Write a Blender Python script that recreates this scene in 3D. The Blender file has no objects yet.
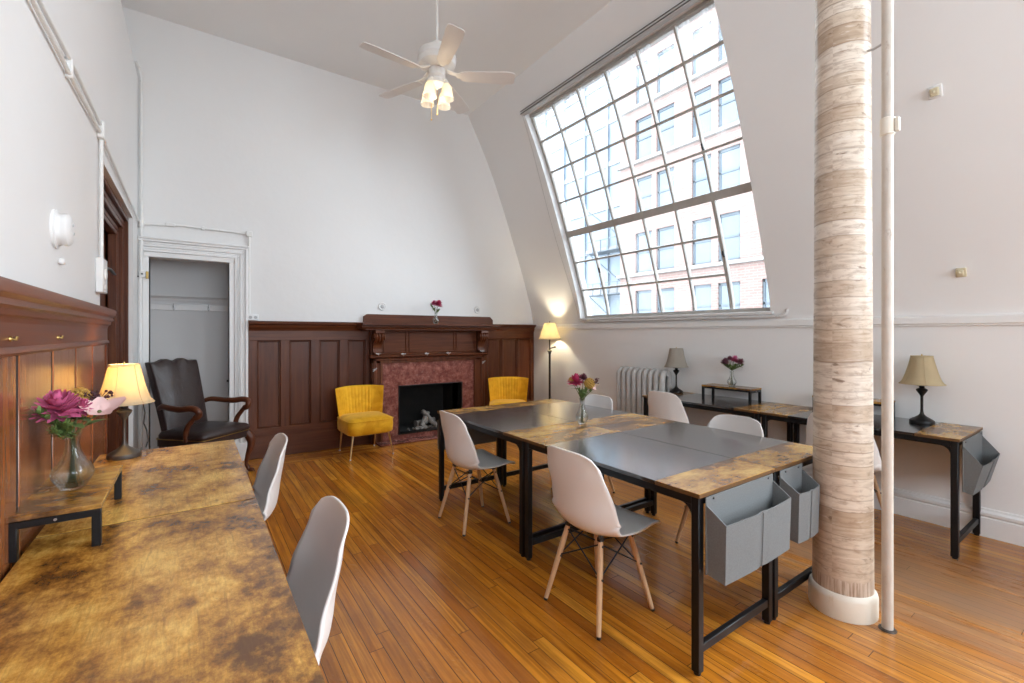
import bpy, bmesh, math, random
from mathutils import Vector, Matrix
PI = math.pi
random.seed(7)
C = bpy.context.scene.collection
sc = bpy.context.scene

# ------------------------------------------------------------------ mesh helper
class MB:
    def __init__(s):
        s.bm = bmesh.new()
    def add(s, vs, fs, mi=0):
        bv = [s.bm.verts.new(v) for v in vs]
        for f in fs:
            try:
                nf = s.bm.faces.new([bv[i] for i in f]); nf.material_index = mi
            except ValueError:
                pass
        return bv
    def box(s, x0, x1, y0, y1, z0, z1, bev=0.0, seg=1, mat=None):
        if x1 < x0: x0, x1 = x1, x0
        if y1 < y0: y0, y1 = y1, y0
        if z1 < z0: z0, z1 = z1, z0
        t = bmesh.new()
        bmesh.ops.create_cube(t, size=1.0)
        for v in t.verts:
            v.co = Vector(((x0+x1)/2 + v.co.x*(x1-x0), (y0+y1)/2 + v.co.y*(y1-y0), (z0+z1)/2 + v.co.z*(z1-z0)))
        if bev > 0:
            b = min(bev, .49*min(x1-x0, y1-y0, z1-z0))
            bmesh.ops.bevel(t, geom=list(t.edges), offset=b, segments=seg, profile=.5, affect='EDGES')
        if mat is not None:
            bmesh.ops.transform(t, matrix=mat, verts=list(t.verts))
        s.merge(t)
        return s
    def merge(s, t):
        me = bpy.data.meshes.new('tmp'); t.to_mesh(me); t.free()
        s.bm.from_mesh(me); bpy.data.meshes.remove(me)
    def cyl(s, p0, p1, r0, r1=None, n=16, caps=True):
        r1 = r0 if r1 is None else r1
        return s.tube([p0, p1], [r0, r1], n, caps=caps)
    def lathe(s, prof, n=32, c=(0, 0, 0), a0=0.0, caps=True):
        rings = []
        vs = []
        for r, z in prof:
            for k in range(n):
                a = a0 + 2*PI*k/n
                vs.append((c[0]+max(r, 1e-4)*math.cos(a), c[1]+max(r, 1e-4)*math.sin(a), c[2]+z))
        fs = []
        m = len(prof)
        for i in range(m-1):
            for k in range(n):
                fs.append((i*n+k, i*n+(k+1) % n, (i+1)*n+(k+1) % n, (i+1)*n+k))
        if caps:
            fs.append(tuple(reversed(range(n))))
            fs.append(tuple((m-1)*n+k for k in range(n)))
        s.add(vs, fs)
        return s
    def tube(s, path, r, n=12, closed=False, caps=True, sx=1.0, sy=1.0, up=None):
        P = [Vector(p) for p in path]
        m = len(P)
        R = r if isinstance(r, (list, tuple)) else [r]*m
        T = []
        for i in range(m):
            if closed:
                t = P[(i+1) % m]-P[(i-1) % m]
            else:
                t = P[min(i+1, m-1)]-P[max(i-1, 0)]
            T.append(t.normalized())
        ref = Vector(up) if up else (Vector((0, 0, 1)) if abs(T[0].z) < .9 else Vector((1, 0, 0)))
        vs = []
        nrm = None
        for i in range(m):
            if nrm is None or up:
                u = ref - T[i]*ref.dot(T[i])
                if u.length < 1e-5: u = T[i].orthogonal()
            else:
                u = nrm - T[i]*nrm.dot(T[i])
            u.normalize(); nrm = u
            w = T[i].cross(u)
            for k in range(n):
                a = 2*PI*k/n + PI/n
                vs.append(P[i] + u*(math.cos(a)*R[i]*sx) + w*(math.sin(a)*R[i]*sy))
        fs = []
        for i in range(m if closed else m-1):
            j = (i+1) % m
            for k in range(n):
                fs.append((i*n+k, i*n+(k+1) % n, j*n+(k+1) % n, j*n+k))
        if caps and not closed:
            fs.append(tuple(reversed(range(n))))
            fs.append(tuple((m-1)*n+k for k in range(n)))
        s.add(vs, fs)
        return s
    def bar(s, p0, p1, w, h, up=(0, 0, 1)):
        # square bar between two points
        return s.tube([p0, p1], math.sqrt(.5), 4, sx=h, sy=w, up=up)
    def prism(s, poly, axis, a, b):
        n = len(poly)
        def mk(p, t):
            return {'x': (t, p[0], p[1]), 'y': (p[0], t, p[1]), 'z': (p[0], p[1], t)}[axis]
        vs = [mk(p, a) for p in poly]+[mk(p, b) for p in poly]
        fs = [tuple(range(n)), tuple(reversed(range(n, 2*n)))]
        for i in range(n):
            j = (i+1) % n
            fs.append((i, i+n, j+n, j))
        s.add(vs, fs)
        return s
    def loft(s, rings, caps=True, closed=True):
        n = len(rings[0]); vs = [p for r in rings for p in r]; fs = []
        for i in range(len(rings)-1):
            for k in range(n if closed else n-1):
                fs.append((i*n+k, i*n+(k+1) % n, (i+1)*n+(k+1) % n, (i+1)*n+k))
        if caps and closed:
            fs.append(tuple(reversed(range(n)))); m = len(rings)-1
            fs.append(tuple(m*n+k for k in range(n)))
        s.add(vs, fs)
        return s
    def sphere(s, c, r, nu=16, nv=10, sc_=(1, 1, 1)):
        prof = [(math.sin(PI*i/nv)*r, -math.cos(PI*i/nv)*r) for i in range(nv+1)]
        vs = []; n = nu
        for pr, z in prof:
            for k in range(n):
                a = 2*PI*k/n
                vs.append((c[0]+max(pr, 1e-4)*math.cos(a)*sc_[0], c[1]+max(pr, 1e-4)*math.sin(a)*sc_[1], c[2]+z*sc_[2]))
        fs = []
        for i in range(nv):
            for k in range(n):
                fs.append((i*n+k, i*n+(k+1) % n, (i+1)*n+(k+1) % n, (i+1)*n+k))
        s.add(vs, fs)
        return s
    def grid(s, fn, nu, nv):
        vs = [fn(i/nu, j/nv) for j in range(nv+1) for i in range(nu+1)]
        fs = [(j*(nu+1)+i, j*(nu+1)+i+1, (j+1)*(nu+1)+i+1, (j+1)*(nu+1)+i) for j in range(nv) for i in range(nu)]
        s.add(vs, fs)
        return s
    def xf(s, m):
        bmesh.ops.transform(s.bm, matrix=m, verts=list(s.bm.verts)); return s
    def build(s, name, mat, parent=None, smooth=38, loc=None, clean=True):
        if clean:
            bmesh.ops.remove_doubles(s.bm, verts=list(s.bm.verts), dist=1e-5)
        bmesh.ops.recalc_face_normals(s.bm, faces=list(s.bm.faces))
        me = bpy.data.meshes.new(name)
        s.bm.to_mesh(me); s.bm.free()
        for m in (mat if isinstance(mat, (list, tuple)) else [mat]):
            me.materials.append(m)
        if smooth:
            for p in me.polygons: p.use_smooth = True
            me.set_sharp_from_angle(angle=math.radians(smooth))
        o = bpy.data.objects.new(name, me)
        C.objects.link(o)
        if parent: o.parent = parent
        if loc: o.location = loc
        return o

def tag(o, label=None, cat=None, group=None, kind=None):
    if label: o['label'] = label
    if cat: o['category'] = cat
    if group: o['group'] = group
    if kind: o['kind'] = kind
    return o
def thing(name, label, cat, loc=(0, 0, 0), rz=0.0, group=None):
    o = bpy.data.objects.new(name, None); C.objects.link(o)
    o.empty_display_size = .1
    o.location = loc; o.rotation_euler = (0, 0, rz)
    return tag(o, label, cat, group)
def struct(o, label, cat):
    return tag(o, label, cat, None, 'structure')
def copy_tree(o, parent=None):
    c = o.copy(); C.objects.link(c)
    if parent: c.parent = parent
    for ch in list(o.children): copy_tree(ch, c)
    return c
def dup(o, label, loc, rz=0.0, group=None):
    c = copy_tree(o); c.location = loc; c.rotation_euler = (0, 0, rz); c['label'] = label
    if group: c['group'] = group
    return c

# ------------------------------------------------------------------ materials
class G:
    def __init__(s, name):
        s.m = bpy.data.materials.new(name); s.m.use_nodes = True
        s.nt = s.m.node_tree; s.nt.nodes.clear()
        s.out = s.n('ShaderNodeOutputMaterial')
    def n(s, t, **k):
        x = s.nt.nodes.new(t)
        for a, b in k.items(): setattr(x, a, b)
        return x
    def link(s, a, b): s.nt.links.new(a, b)
    def set(s, sock, v):
        if hasattr(v, 'is_linked') or isinstance(v, bpy.types.NodeSocket): s.link(v, sock)
        else: sock.default_value = v
    def math(s, op, a, b=0.0, c=0.0, clamp=False):
        x = s.n('ShaderNodeMath', operation=op, use_clamp=clamp)
        for i, v in enumerate((a, b, c)): s.set(x.inputs[i], v)
        return x.outputs[0]
    def obj(s):
        return s.n('ShaderNodeTexCoord').outputs['Object']
    def rnd(s):
        return s.n('ShaderNodeObjectInfo').outputs['Random']
    def sep(s, v):
        x = s.n('ShaderNodeSeparateXYZ'); s.link(v, x.inputs[0]); return x.outputs
    def comb(s, x, y, z):
        c = s.n('ShaderNodeCombineXYZ')
        for i, v in enumerate((x, y, z)): s.set(c.inputs[i], v)
        return c.outputs[0]
    def map(s, v, scale=(1, 1, 1), loc=(0, 0, 0), rot=(0, 0, 0)):
        x = s.n('ShaderNodeMapping'); s.link(v, x.inputs[0])
        s.set(x.inputs['Scale'], scale); s.set(x.inputs['Location'], loc); s.set(x.inputs['Rotation'], rot)
        return x.outputs[0]
    def noise(s, v, scale=5.0, detail=4.0, rough=.55, dist=0.0, out='Fac'):
        x = s.n('ShaderNodeTexNoise'); s.link(v, x.inputs['Vector'])
        s.set(x.inputs['Scale'], scale); s.set(x.inputs['Detail'], detail); s.set(x.inputs['Roughness'], rough); s.set(x.inputs['Distortion'], dist)
        return x.outputs[out]
    def voro(s, v, scale=5.0, out='Distance', feature='F1'):
        x = s.n('ShaderNodeTexVoronoi', feature=feature); s.link(v, x.inputs['Vector']); s.set(x.inputs['Scale'], scale)
        return x.outputs[out]
    def white(s, v, out='Value'):
        x = s.n('ShaderNodeTexWhiteNoise', noise_dimensions='3D'); s.link(v, x.inputs['Vector']); return x.outputs[out]
    def ramp(s, f, stops):
        x = s.n('ShaderNodeValToRGB'); s.link(f, x.inputs[0]); e = x.color_ramp.elements
        while len(e) < len(stops): e.new(.5)
        for el, (p, c) in zip(e, stops):
            el.position = p; el.color = (c[0], c[1], c[2], 1) if isinstance(c, (tuple, list)) else (c, c, c, 1)
        return x.outputs[0]
    def mix(s, f, a, b, blend='MIX'):
        x = s.n('ShaderNodeMix', data_type='RGBA', blend_type=blend)
        s.set(x.inputs[0], f)
        for i, v in ((6, a), (7, b)):
            if isinstance(v, (tuple, list)): v = (v[0], v[1], v[2], 1)
            s.set(x.inputs[i], v)
        return x.outputs[2]
    def bump(s, h, strength=.2, dist=.01):
        x = s.n('ShaderNodeBump'); s.link(h, x.inputs['Height']); x.inputs['Strength'].default_value = strength; x.inputs['Distance'].default_value = dist
        return x.outputs[0]
    def bsdf(s, col, rough=.5, metal=0.0, normal=None, spec=.5, **k):
        x = s.n('ShaderNodeBsdfPrincipled')
        if isinstance(col, (tuple, list)): col = (col[0], col[1], col[2], 1)
        s.set(x.inputs['Base Color'], col); s.set(x.inputs['Roughness'], rough); s.set(x.inputs['Metallic'], metal)
        s.set(x.inputs['Specular IOR Level'], spec)
        if normal is not None: s.link(normal, x.inputs['Normal'])
        for a, b in k.items(): s.set(x.inputs[a.replace('_', ' ')], b)
        s.link(x.outputs[0], s.out.inputs[0])
        return x
    def surf(s, sock): s.link(sock, s.out.inputs[0])

def simple(name, col, rough=.5, metal=0.0, var=.06, nscale=18, bump=0.0, spec=.5, **k):
    g = G(name); v = g.obj()
    f = g.noise(v, nscale, 4)
    c = g.mix(f, tuple(max(0, x*(1-var)) for x in col), tuple(min(1, x*(1+var)) for x in col))
    nb = g.bump(g.noise(v, nscale*6, 3), bump, .004) if bump else None
    g.bsdf(c, rough, metal, nb, spec, **k)
    return g.m

def m_plaster(name, col, stain=.0):
    g = G(name); v = g.obj()
    big = g.noise(v, .9, 5, .6); fine = g.noise(v, 9, 5, .6)
    c = g.mix(big, tuple(x*.955 for x in col), tuple(min(1, x*1.03) for x in col))
    if stain:
        sm = g.ramp(g.noise(g.map(v, (1, 1, .6)), 2.3, 7, .7), [(.62, 0), (.78, 1)])
        c = g.mix(g.math('MULTIPLY', sm, stain), c, (.36, .35, .34))
    g.bsdf(c, .62, 0, g.bump(g.math('ADD', g.math('MULTIPLY', big, 1.6), g.math('MULTIPLY', fine, .25)), .28, .02), .3)
    return g.m

def m_floor():
    g = G('oak_strip_floor'); v = g.obj(); x, y, z = g.sep(v)[:3]
    far = g.math('GREATER_THAN', y, 5.36)
    a = g.math('ADD', g.math('MULTIPLY', x, g.math('SUBTRACT', 1, far)), g.math('MULTIPLY', y, far))
    b = g.math('ADD', g.math('MULTIPLY', y, g.math('SUBTRACT', 1, far)), g.math('MULTIPLY', x, far))
    W, L = .063, 1.75
    ra = g.math('DIVIDE', a, W); row = g.math('FLOOR', ra)
    rr = g.white(g.comb(row, 3.3, far))
    lb = g.math('ADD', g.math('DIVIDE', b, L), g.math('MULTIPLY', rr, 7.0)); seg = g.math('FLOOR', lb)
    cell = g.white(g.comb(row, seg, g.math('ADD', far, 11.0)))
    cell2 = g.white(g.comb(row, seg, g.math('ADD', far, 23.0)))
    fa = g.math('FRACT', ra); ea = g.math('MULTIPLY', g.math('MINIMUM', fa, g.math('SUBTRACT', 1, fa)), W)
    fb = g.math('FRACT', lb); eb = g.math('MULTIPLY', g.math('MINIMUM', fb, g.math('SUBTRACT', 1, fb)), L)
    e = g.math('MINIMUM', ea, eb)
    gap = g.ramp(g.math('MULTIPLY', e, 400), [(.25, 1), (.8, 0)])
    gv = g.comb(g.math('ADD', g.math('MULTIPLY', a, 34), g.math('MULTIPLY', cell, 50)), g.math('ADD', g.math('MULTIPLY', b, 1.1), g.math('MULTIPLY', cell2, 30)), cell)
    grain = g.noise(gv, 1.0, 7, .65, .7)
    flake = g.noise(g.comb(g.math('MULTIPLY', a, 45), g.math('ADD', g.math('MULTIPLY', b, 34), g.math('MULTIPLY', a, 60)), cell2), 1.0, 3, .6, 1.6)
    base = g.ramp(cell, [(0, (.40, .120, .010)), (.25, (.54, .185, .014)), (.6, (.66, .245, .019)), (.85, (.76, .32, .034)), (1, (.46, .14, .012))])
    c = g.mix(g.ramp(grain, [(.30, .95), (.58, 0)]), base, (.22, .062, .007))
    c = g.mix(g.math('MULTIPLY', g.ramp(flake, [(.55, 0), (.72, 1)]), g.math('MULTIPLY', cell2, .5)), c, (.55, .27, .07))
    # wear: greyed, scuffed boards on the window side around the column, brown scuffs by the desks
    px = g.math('SUBTRACT', x, 3.25); py = g.math('SUBTRACT', y, .85)
    d = g.math('SQRT', g.math('ADD', g.math('MULTIPLY', px, px), g.math('MULTIPLY', g.math('MULTIPLY', py, py), .35)))
    wn = g.noise(g.comb(g.math('MULTIPLY', x, 7), g.math('MULTIPLY', y, 1.3), 0.0), 1.0, 8, .7)
    wear = g.math('MULTIPLY', g.ramp(d, [(.15, 1), (.8, 0)]), g.ramp(wn, [(.36, 0), (.52, 1)]))
    c = g.mix(g.math('MULTIPLY', wear, .8), c, (.21, .165, .125))
    w2 = g.ramp(g.noise(g.comb(g.math('MULTIPLY', x, 5), g.math('MULTIPLY', y, 1.2), 4.0), .9, 7, .7), [(.46, 0), (.66, 1)])
    c = g.mix(g.math('MULTIPLY', w2, .5), c, (.19, .07, .02))
    # the strip under the window wall is a duller brown
    xr = g.ramp(g.math('MULTIPLY', x, .22), [(.42, 0), (.68, 1)])
    c = g.mix(g.math('MULTIPLY', xr, .45), c, (.31, .145, .06))
    c = g.mix(gap, c, (.035, .013, .004))
    rough = g.math('ADD', .11, g.math('ADD', g.math('MULTIPLY', grain, .16), g.math('MULTIPLY', wear, .25)))
    hgt = g.math('SUBTRACT', g.math('ADD', g.math('MULTIPLY', grain, .25), g.math('MULTIPLY', g.noise(v, 3.2, 2), .9)), g.math('MULTIPLY', gap, 1.0))
    g.bsdf(c, rough, 0, g.bump(hgt, .13, .006), .5)
    return g.m

def m_mahogany(name, axis='z', dark=1.0, warm=0):
    g = G(name); v = g.obj()
    scl = {'z': (28, 28, 1.4), 'x': (1.4, 28, 28), 'y': (28, 1.4, 28)}[axis]
    gr = g.noise(g.map(v, scl), 1.0, 7, .65, .6)
    big = g.noise(g.map(v, tuple(x*.12 for x in scl)), 1.0, 4, .6)
    c = g.ramp(gr, [(.25, (.05*dark, .0135*dark, .006*dark)), (.5, (.115*dark, (.034+.004*warm)*dark, (.0135-.003*warm)*dark)), (.75, (.18*dark, (.06+.01*warm)*dark, .023*dark))])
    c = g.mix(g.ramp(big, [(.3, .55), (.7, 0)]), c, (.055*dark, .016*dark, .009*dark))
    scr = g.ramp(g.noise(g.map(v, (60, 60, 30)), 1.0, 2, .5), [(.76, 0), (.8, 1)])
    c = g.mix(g.math('MULTIPLY', scr, .35), c, (.30, .17, .11))
    g.bsdf(c, g.math('ADD', .26-.12*warm, g.math('MULTIPLY', gr, .16)), 0, g.bump(gr, .08, .003), .26+.4*warm)
    return g.m

def m_rustic(name, axis='y', tone=1.0):
    g = G(name); v0 = g.obj(); r = g.rnd()
    off = g.comb(g.math('MULTIPLY', r, 17.0), g.math('MULTIPLY', r, 31.0), 0.0)
    ad = g.n('ShaderNodeVectorMath', operation='ADD'); g.link(v0, ad.inputs[0]); g.link(off, ad.inputs[1]); v = ad.outputs[0]
    sx = (1, .72, 1) if axis == 'y' else (.62, 1, 1)
    blot = g.noise(g.map(v, tuple(q*7.0 for q in sx)), 1.0, 11, .76, .0)
    big = g.noise(g.map(v, tuple(q*2.3 for q in sx)), 1.0, 3, .5)
    st = g.noise(g.map(v, (70, 5, 70) if axis == 'y' else (5, 70, 70)), 1.0, 5, .65, .6)
    sm = g.noise(g.map(v, tuple(q*22 for q in sx)), 1.0, 6, .7)
    t = tone
    f = g.math('ADD', g.math('MULTIPLY', blot, .75), g.math('MULTIPLY', big, .25))
    c = g.ramp(f, [(.415, (.11*t, .045*t, .012*t)), (.465, (.31*t, .135*t, .024*t)), (.52, (.58*t, .29*t, .048*t)), (.60, (.85*t, .52*t, .125*t))])
    c = g.mix(g.math('MULTIPLY', g.ramp(st, [(.30, 1), (.46, 0)]), .5), c, (.16*t, .068*t, .018*t))
    c = g.mix(g.math('MULTIPLY', g.ramp(sm, [(.6, 0), (.72, 1)]), .6), c, (.06*t, .026*t, .01*t))
    fg = g.noise(g.map(v, (160, 26, 160) if axis == 'y' else (26, 160, 160)), 1.0, 4, .7)
    c = g.mix(g.math('MULTIPLY', g.ramp(fg, [(.3, 1), (.6, 0)]), .38), c, (.19*t, .088*t, .022*t))
    g.bsdf(c, g.math('ADD', .17, g.math('MULTIPLY', sm, .14)), 0, g.bump(st, .03, .002), .8)
    return g.m

def m_column():
    g = G('plank_print_wrap'); v = g.obj(); x, y, z = g.sep(v)[:3]
    ang = g.math('ARCTAN2', y, x)
    arc = g.math('MULTIPLY', ang, .13)
    zz = g.math('ADD', z, g.math('ADD', g.math('MULTIPLY', g.noise(g.comb(g.math('MULTIPLY', ang, .5), z, 0.0), 1.2, 1), .02), g.math('MULTIPLY', g.noise(g.comb(0.0, 0.0, g.math('MULTIPLY', z, 3.0)), 1.3, 1), .25)))
    ra = g.math('DIVIDE', zz, .074); row = g.math('FLOOR', ra); cell = g.white(g.comb(row, 1.7, 0.0)); c2 = g.white(g.comb(row, 9.1, 2.0))
    fa = g.math('FRACT', ra); e = g.math('MINIMUM', fa, g.math('SUBTRACT', 1, fa))
    gap = g.ramp(e, [(.015, 1), (.06, 0)])
    gr = g.noise(g.comb(g.math('ADD', g.math('MULTIPLY', arc, 7), g.math('MULTIPLY', cell, 40)), g.math('MULTIPLY', z, 46), cell), 1.0, 7, .6, .5)
    bl = g.noise(g.comb(g.math('ADD', g.math('MULTIPLY', arc, 9), g.math('MULTIPLY', c2, 30)), g.math('MULTIPLY', z, 26), c2), 1.0, 5, .6, .4)
    base = g.ramp(cell, [(0, (.47, .36, .26)), (.3, (.64, .54, .43)), (.6, (.76, .69, .60)), (1, (.58, .47, .355))])
    c = g.mix(g.math('MULTIPLY', g.ramp(gr, [(.30, 1), (.52, 0)]), .7), base, (.33, .23, .155))
    c = g.mix(g.math('MULTIPLY', g.ramp(gr, [(.58, 0), (.7, 1)]), .6), c, (.80, .75, .68))
    c = g.mix(g.math('MULTIPLY', g.ramp(bl, [(.62, 0), (.7, 1)]), .8), c, (.17, .10, .055))
    c = g.mix(g.math('MULTIPLY', gap, g.math('ADD', .15, g.math('MULTIPLY', c2, .5))), c, (.18, .11, .065))
    mo = g.noise(g.comb(g.math('MULTIPLY', arc, 16), g.math('MULTIPLY', z, 30), 7.0), 1.0, 8, .72, .6)
    c = g.mix(g.math('MULTIPLY', g.ramp(mo, [(.52, 0), (.66, 1)]), .5), c, (.30, .20, .13))
    # upright torn strip just above the painted foot
    gv = g.noise(g.comb(g.math('MULTIPLY', arc, 90), g.math('MULTIPLY', z, 5), 3.0), 1.0, 5, .6)
    low = g.math('LESS_THAN', z, g.math('ADD', .165, g.math('MULTIPLY', g.noise(g.comb(g.math('MULTIPLY', ang, 6), 0.0, 0.0), 1.0, 3), .05)))
    c = g.mix(low, c, g.ramp(gv, [(.3, (.24, .155, .10)), (.5, (.55, .45, .36)), (.75, (.78, .73, .67))]))
    g.bsdf(c, .40, 0, g.bump(g.noise(v, 30, 3), .08, .004), .4)
    return g.m

def m_oldpaint(name, a, b, dirt=(.25, .16, .09), amt=.6, rough=.45, sc_=14):
    g = G(name); v = g.obj()
    f = g.noise(v, sc_, 5); c = g.mix(f, a, b)
    d = g.ramp(g.noise(g.map(v, (3, 3, 1)), sc_*.7, 7, .75), [(.60, 0), (.70, 1)])
    c = g.mix(g.math('MULTIPLY', d, amt), c, dirt)
    g.bsdf(c, rough, 0, g.bump(g.noise(v, sc_*3, 4), .35, .004), .5)
    return g.m

def m_felt():
    g = G('grey_felt'); v = g.obj()
    f = g.noise(v, 160, 3, .7); h = g.noise(v, 6, 4)
    c = g.mix(f, (.11, .117, .118), (.215, .225, .228)); c = g.mix(g.math('MULTIPLY', h, .3), c, (.13, .136, .138))
    g.bsdf(c, .95, 0, g.bump(f, .35, .002), .15)
    return g.m

def m_velvet():
    g = G('mustard_velvet'); v = g.obj()
    f = g.noise(v, 7, 4, .6, .5); c = g.mix(g.ramp(f, [(.35, 0), (.7, 1)]), (.62, .285, .004), (.86, .47, .022))
    g.bsdf(c, .72, 0, g.bump(g.noise(v, 220, 2), .12, .001), .25, Sheen_Weight=.6, Sheen_Roughness=.35, Sheen_Tint=(1, .78, .3, 1))
    return g.m

def m_leather():
    g = G('oxblood_black_leather'); v = g.obj()
    cr = g.voro(g.map(v, (1, 1, 1)), 34, 'Distance', 'DISTANCE_TO_EDGE'); w = g.noise(v, 9, 5, .65, .8)
    c = g.mix(w, (.020, .0125, .0115), (.045, .028, .026))
    g.bsdf(c, g.math('ADD', .22, g.math('MULTIPLY', w, .2)), 0, g.bump(g.math('ADD', g.math('MULTIPLY', g.ramp(cr, [(0, 0), (.12, 1)]), .3), w), .3, .008), .5)
    return g.m

def m_marble():
    g = G('red_marble'); v = g.obj()
    a = g.noise(v, 10, 9, .75, .25); b = g.noise(v, 30, 6, .7, .4); vo = g.voro(v, 15)
    c = g.ramp(a, [(.3, (.085, .022, .017)), (.48, (.19, .058, .045)), (.6, (.30, .115, .088)), (.78, (.42, .20, .155))])
    c = g.mix(g.ramp(b, [(.55, 0), (.75, .8)]), c, (.46, .27, .215))
    c = g.mix(g.ramp(vo, [(.0, .4), (.25, 0)]), c, (.08, .02, .016))
    g.bsdf(c, .22, 0, None, .5)
    return g.m

def m_shade(name, col, rough=.8, tl=.55):
    g = G(name); v = g.obj()
    f = g.noise(v, 14, 5, .6); c = g.mix(f, tuple(x*.86 for x in col), col)
    d = g.n('ShaderNodeBsdfDiffuse'); t = g.n('ShaderNodeBsdfTranslucent'); m = g.n('ShaderNodeMixShader')
    g.link(c, d.inputs[0]); g.link(c, t.inputs[0]); m.inputs[0].default_value = tl
    g.link(d.outputs[0], m.inputs[1]); g.link(t.outputs[0], m.inputs[2]); g.surf(m.outputs[0])
    return g.m

def m_emit(name, col, st):
    g = G(name); e = g.n('ShaderNodeEmission'); e.inputs[0].default_value = (*col, 1); e.inputs[1].default_value = st; g.surf(e.outputs[0]); return g.m

def m_glass(name, tint=(1, 1, 1)):
    g = G(name)
    x = g.n('ShaderNodeBsdfGlass'); x.inputs['Color'].default_value = (*tint, 1); x.inputs['Roughness'].default_value = .0; x.inputs['IOR'].default_value = 1.42
    t = g.n('ShaderNodeBsdfTransparent'); t.inputs[0].default_value = (*tint, 1)
    m = g.n('ShaderNodeMixShader'); m.inputs[0].default_value = .6; g.link(t.outputs[0], m.inputs[1]); g.link(x.outputs[0], m.inputs[2])
    g.surf(m.outputs[0]); return g.m

def m_pane():
    # old single glazing: clear, with a dusty film that lightens some panes
    g = G('old_window_glass'); v = g.obj(); x, y, z = g.sep(v)[:3]
    fr = g.n('ShaderNodeFresnel'); fr.inputs[0].default_value = 1.16
    t = g.n('ShaderNodeBsdfTransparent'); t.inputs[0].default_value = (.95, .97, .985, 1)
    gl = g.n('ShaderNodeBsdfGlossy'); gl.inputs['Roughness'].default_value = .02
    m = g.n('ShaderNodeMixShader'); g.link(fr.outputs[0], m.inputs[0]); g.link(t.outputs[0], m.inputs[1]); g.link(gl.outputs[0], m.inputs[2])
    cell = g.white(g.comb(g.math('FLOOR', g.math('DIVIDE', g.math('SUBTRACT', y, 2.13), .43)), g.math('FLOOR', g.math('DIVIDE', z, .375)), 2.0))
    st = g.noise(g.comb(g.math('MULTIPLY', y, 6), g.math('MULTIPLY', x, 2), g.math('MULTIPLY', z, 1.2)), 1.0, 6, .7, .4)
    top = g.ramp(g.math('MULTIPLY', g.math('SUBTRACT', z, 3.2), .9), [(.45, 0), (.75, 1)])
    left = g.ramp(g.math('MULTIPLY', g.math('SUBTRACT', y, 3.2), .8), [(.1, 0), (.4, 1)])
    film = g.math('MULTIPLY', g.ramp(st, [(.35, 0), (.7, 1)]), g.math('ADD', g.math('ADD', g.math('MULTIPLY', cell, .12), .03), g.math('ADD', g.math('MULTIPLY', top, .4), g.math('MULTIPLY', left, .06))), clamp=True)
    tr = g.n('ShaderNodeBsdfTranslucent'); tr.inputs[0].default_value = (.8, .84, .87, 1)
    m2 = g.n('ShaderNodeMixShader'); g.link(film, m2.inputs[0]); g.link(m.outputs[0], m2.inputs[1]); g.link(tr.outputs[0], m2.inputs[2])
    g.surf(m2.outputs[0]); return g.m

def m_brick():
    g = G('pale_red_brick'); v = g.obj(); x, y, z = g.sep(v)[:3]
    b = g.n('ShaderNodeTexBrick'); g.link(g.comb(y, z, 0.0), b.inputs['Vector'])
    for k, c in (('Color1', (.24, .155, .135)), ('Color2', (.20, .123, .106)), ('Mortar', (.27, .235, .215))): b.inputs[k].default_value = (*c, 1)
    b.inputs['Scale'].default_value = 1.0; b.inputs['Brick Width'].default_value = .42; b.inputs['Row Height'].default_value = .14; b.inputs['Mortar Size'].default_value = .014
    c = g.mix(g.math('MULTIPLY', g.noise(v, .5, 5), .5), b.outputs[0], (.29, .215, .195))
    g.bsdf(c, .9, 0, None, .2); return g.m

M = {}
M['wall'] = m_plaster('white_wall_paint', (.80, .80, .795))
M['wall_old'] = m_plaster('grey_closet_paint', (.72, .725, .73), .55)
M['ceil'] = m_plaster('ceiling_paint', (.84, .845, .84))
M['trimwhite'] = simple('white_gloss_trim', (.78, .78, .775), .35, var=.03, bump=.05)
M['conduit'] = m_oldpaint('painted_conduit', (.72, .72, .70), (.80, .80, .79), (.22, .2, .18), .35, .4, 20)
M['floor'] = m_floor()
M['mah_z'] = m_mahogany('mahogany_upright'); M['mah_x'] = m_mahogany('mahogany_cross', 'x'); M['mah_y'] = m_mahogany('mahogany_length', 'y')
M['mah_l'] = m_mahogany('mahogany_varnished_lit_board', 'z', 2.5, 1); M['mah_ly'] = m_mahogany('mahogany_varnished_lit_rail', 'y', 1.7)  # left panelling copies of the mahogany, window light put into their lighter colour
M['rustic'] = m_rustic('rustic_board', 'y', 1.05); M['rustic_x'] = m_rustic('rustic_board_short', 'x', .66)
M['edge'] = simple('brown_edge_band', (.115, .055, .018), .45, var=.5, nscale=60)
M['black'] = simple('black_powder_coat', (.006, .006, .007), .4, var=.15, bump=.03, spec=.3)
M['blacktop'] = simple('black_laminate', (.014, .0145, .016), .20, var=.25, nscale=40, bump=.03, spec=1.0, Coat_Weight=.7, Coat_Roughness=.16)
M['felt'] = m_felt(); M['velvet'] = m_velvet(); M['leather'] = m_leather(); M['marble'] = m_marble()
M['plastic'] = simple('white_chair_plastic', (.80, .775, .755), .36, var=.015)
M['plastic_in'] = simple('pale_grey_chair_plastic', (.78, .775, .77), .42, var=.02)
M['beech'] = simple('beech_dowel', (.60, .38, .215), .42, var=.18, nscale=9)
M['gold'] = simple('brushed_gold', (.80, .58, .28), .28, 1.0)
M['brass'] = simple('aged_brass', (.55, .38, .14), .35, 1.0)
M['steel'] = simple('dull_steel', (.55, .55, .56), .35, 1.0)
M['bronze'] = simple('dark_bronze', (.10, .088, .078), .4, .6, var=.2)
M['iron'] = simple('black_iron', (.015, .014, .014), .35, .3, var=.2)
M['shade_lit'] = m_shade('cream_fabric_shade', (.86, .74, .50), tl=.42)
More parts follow.
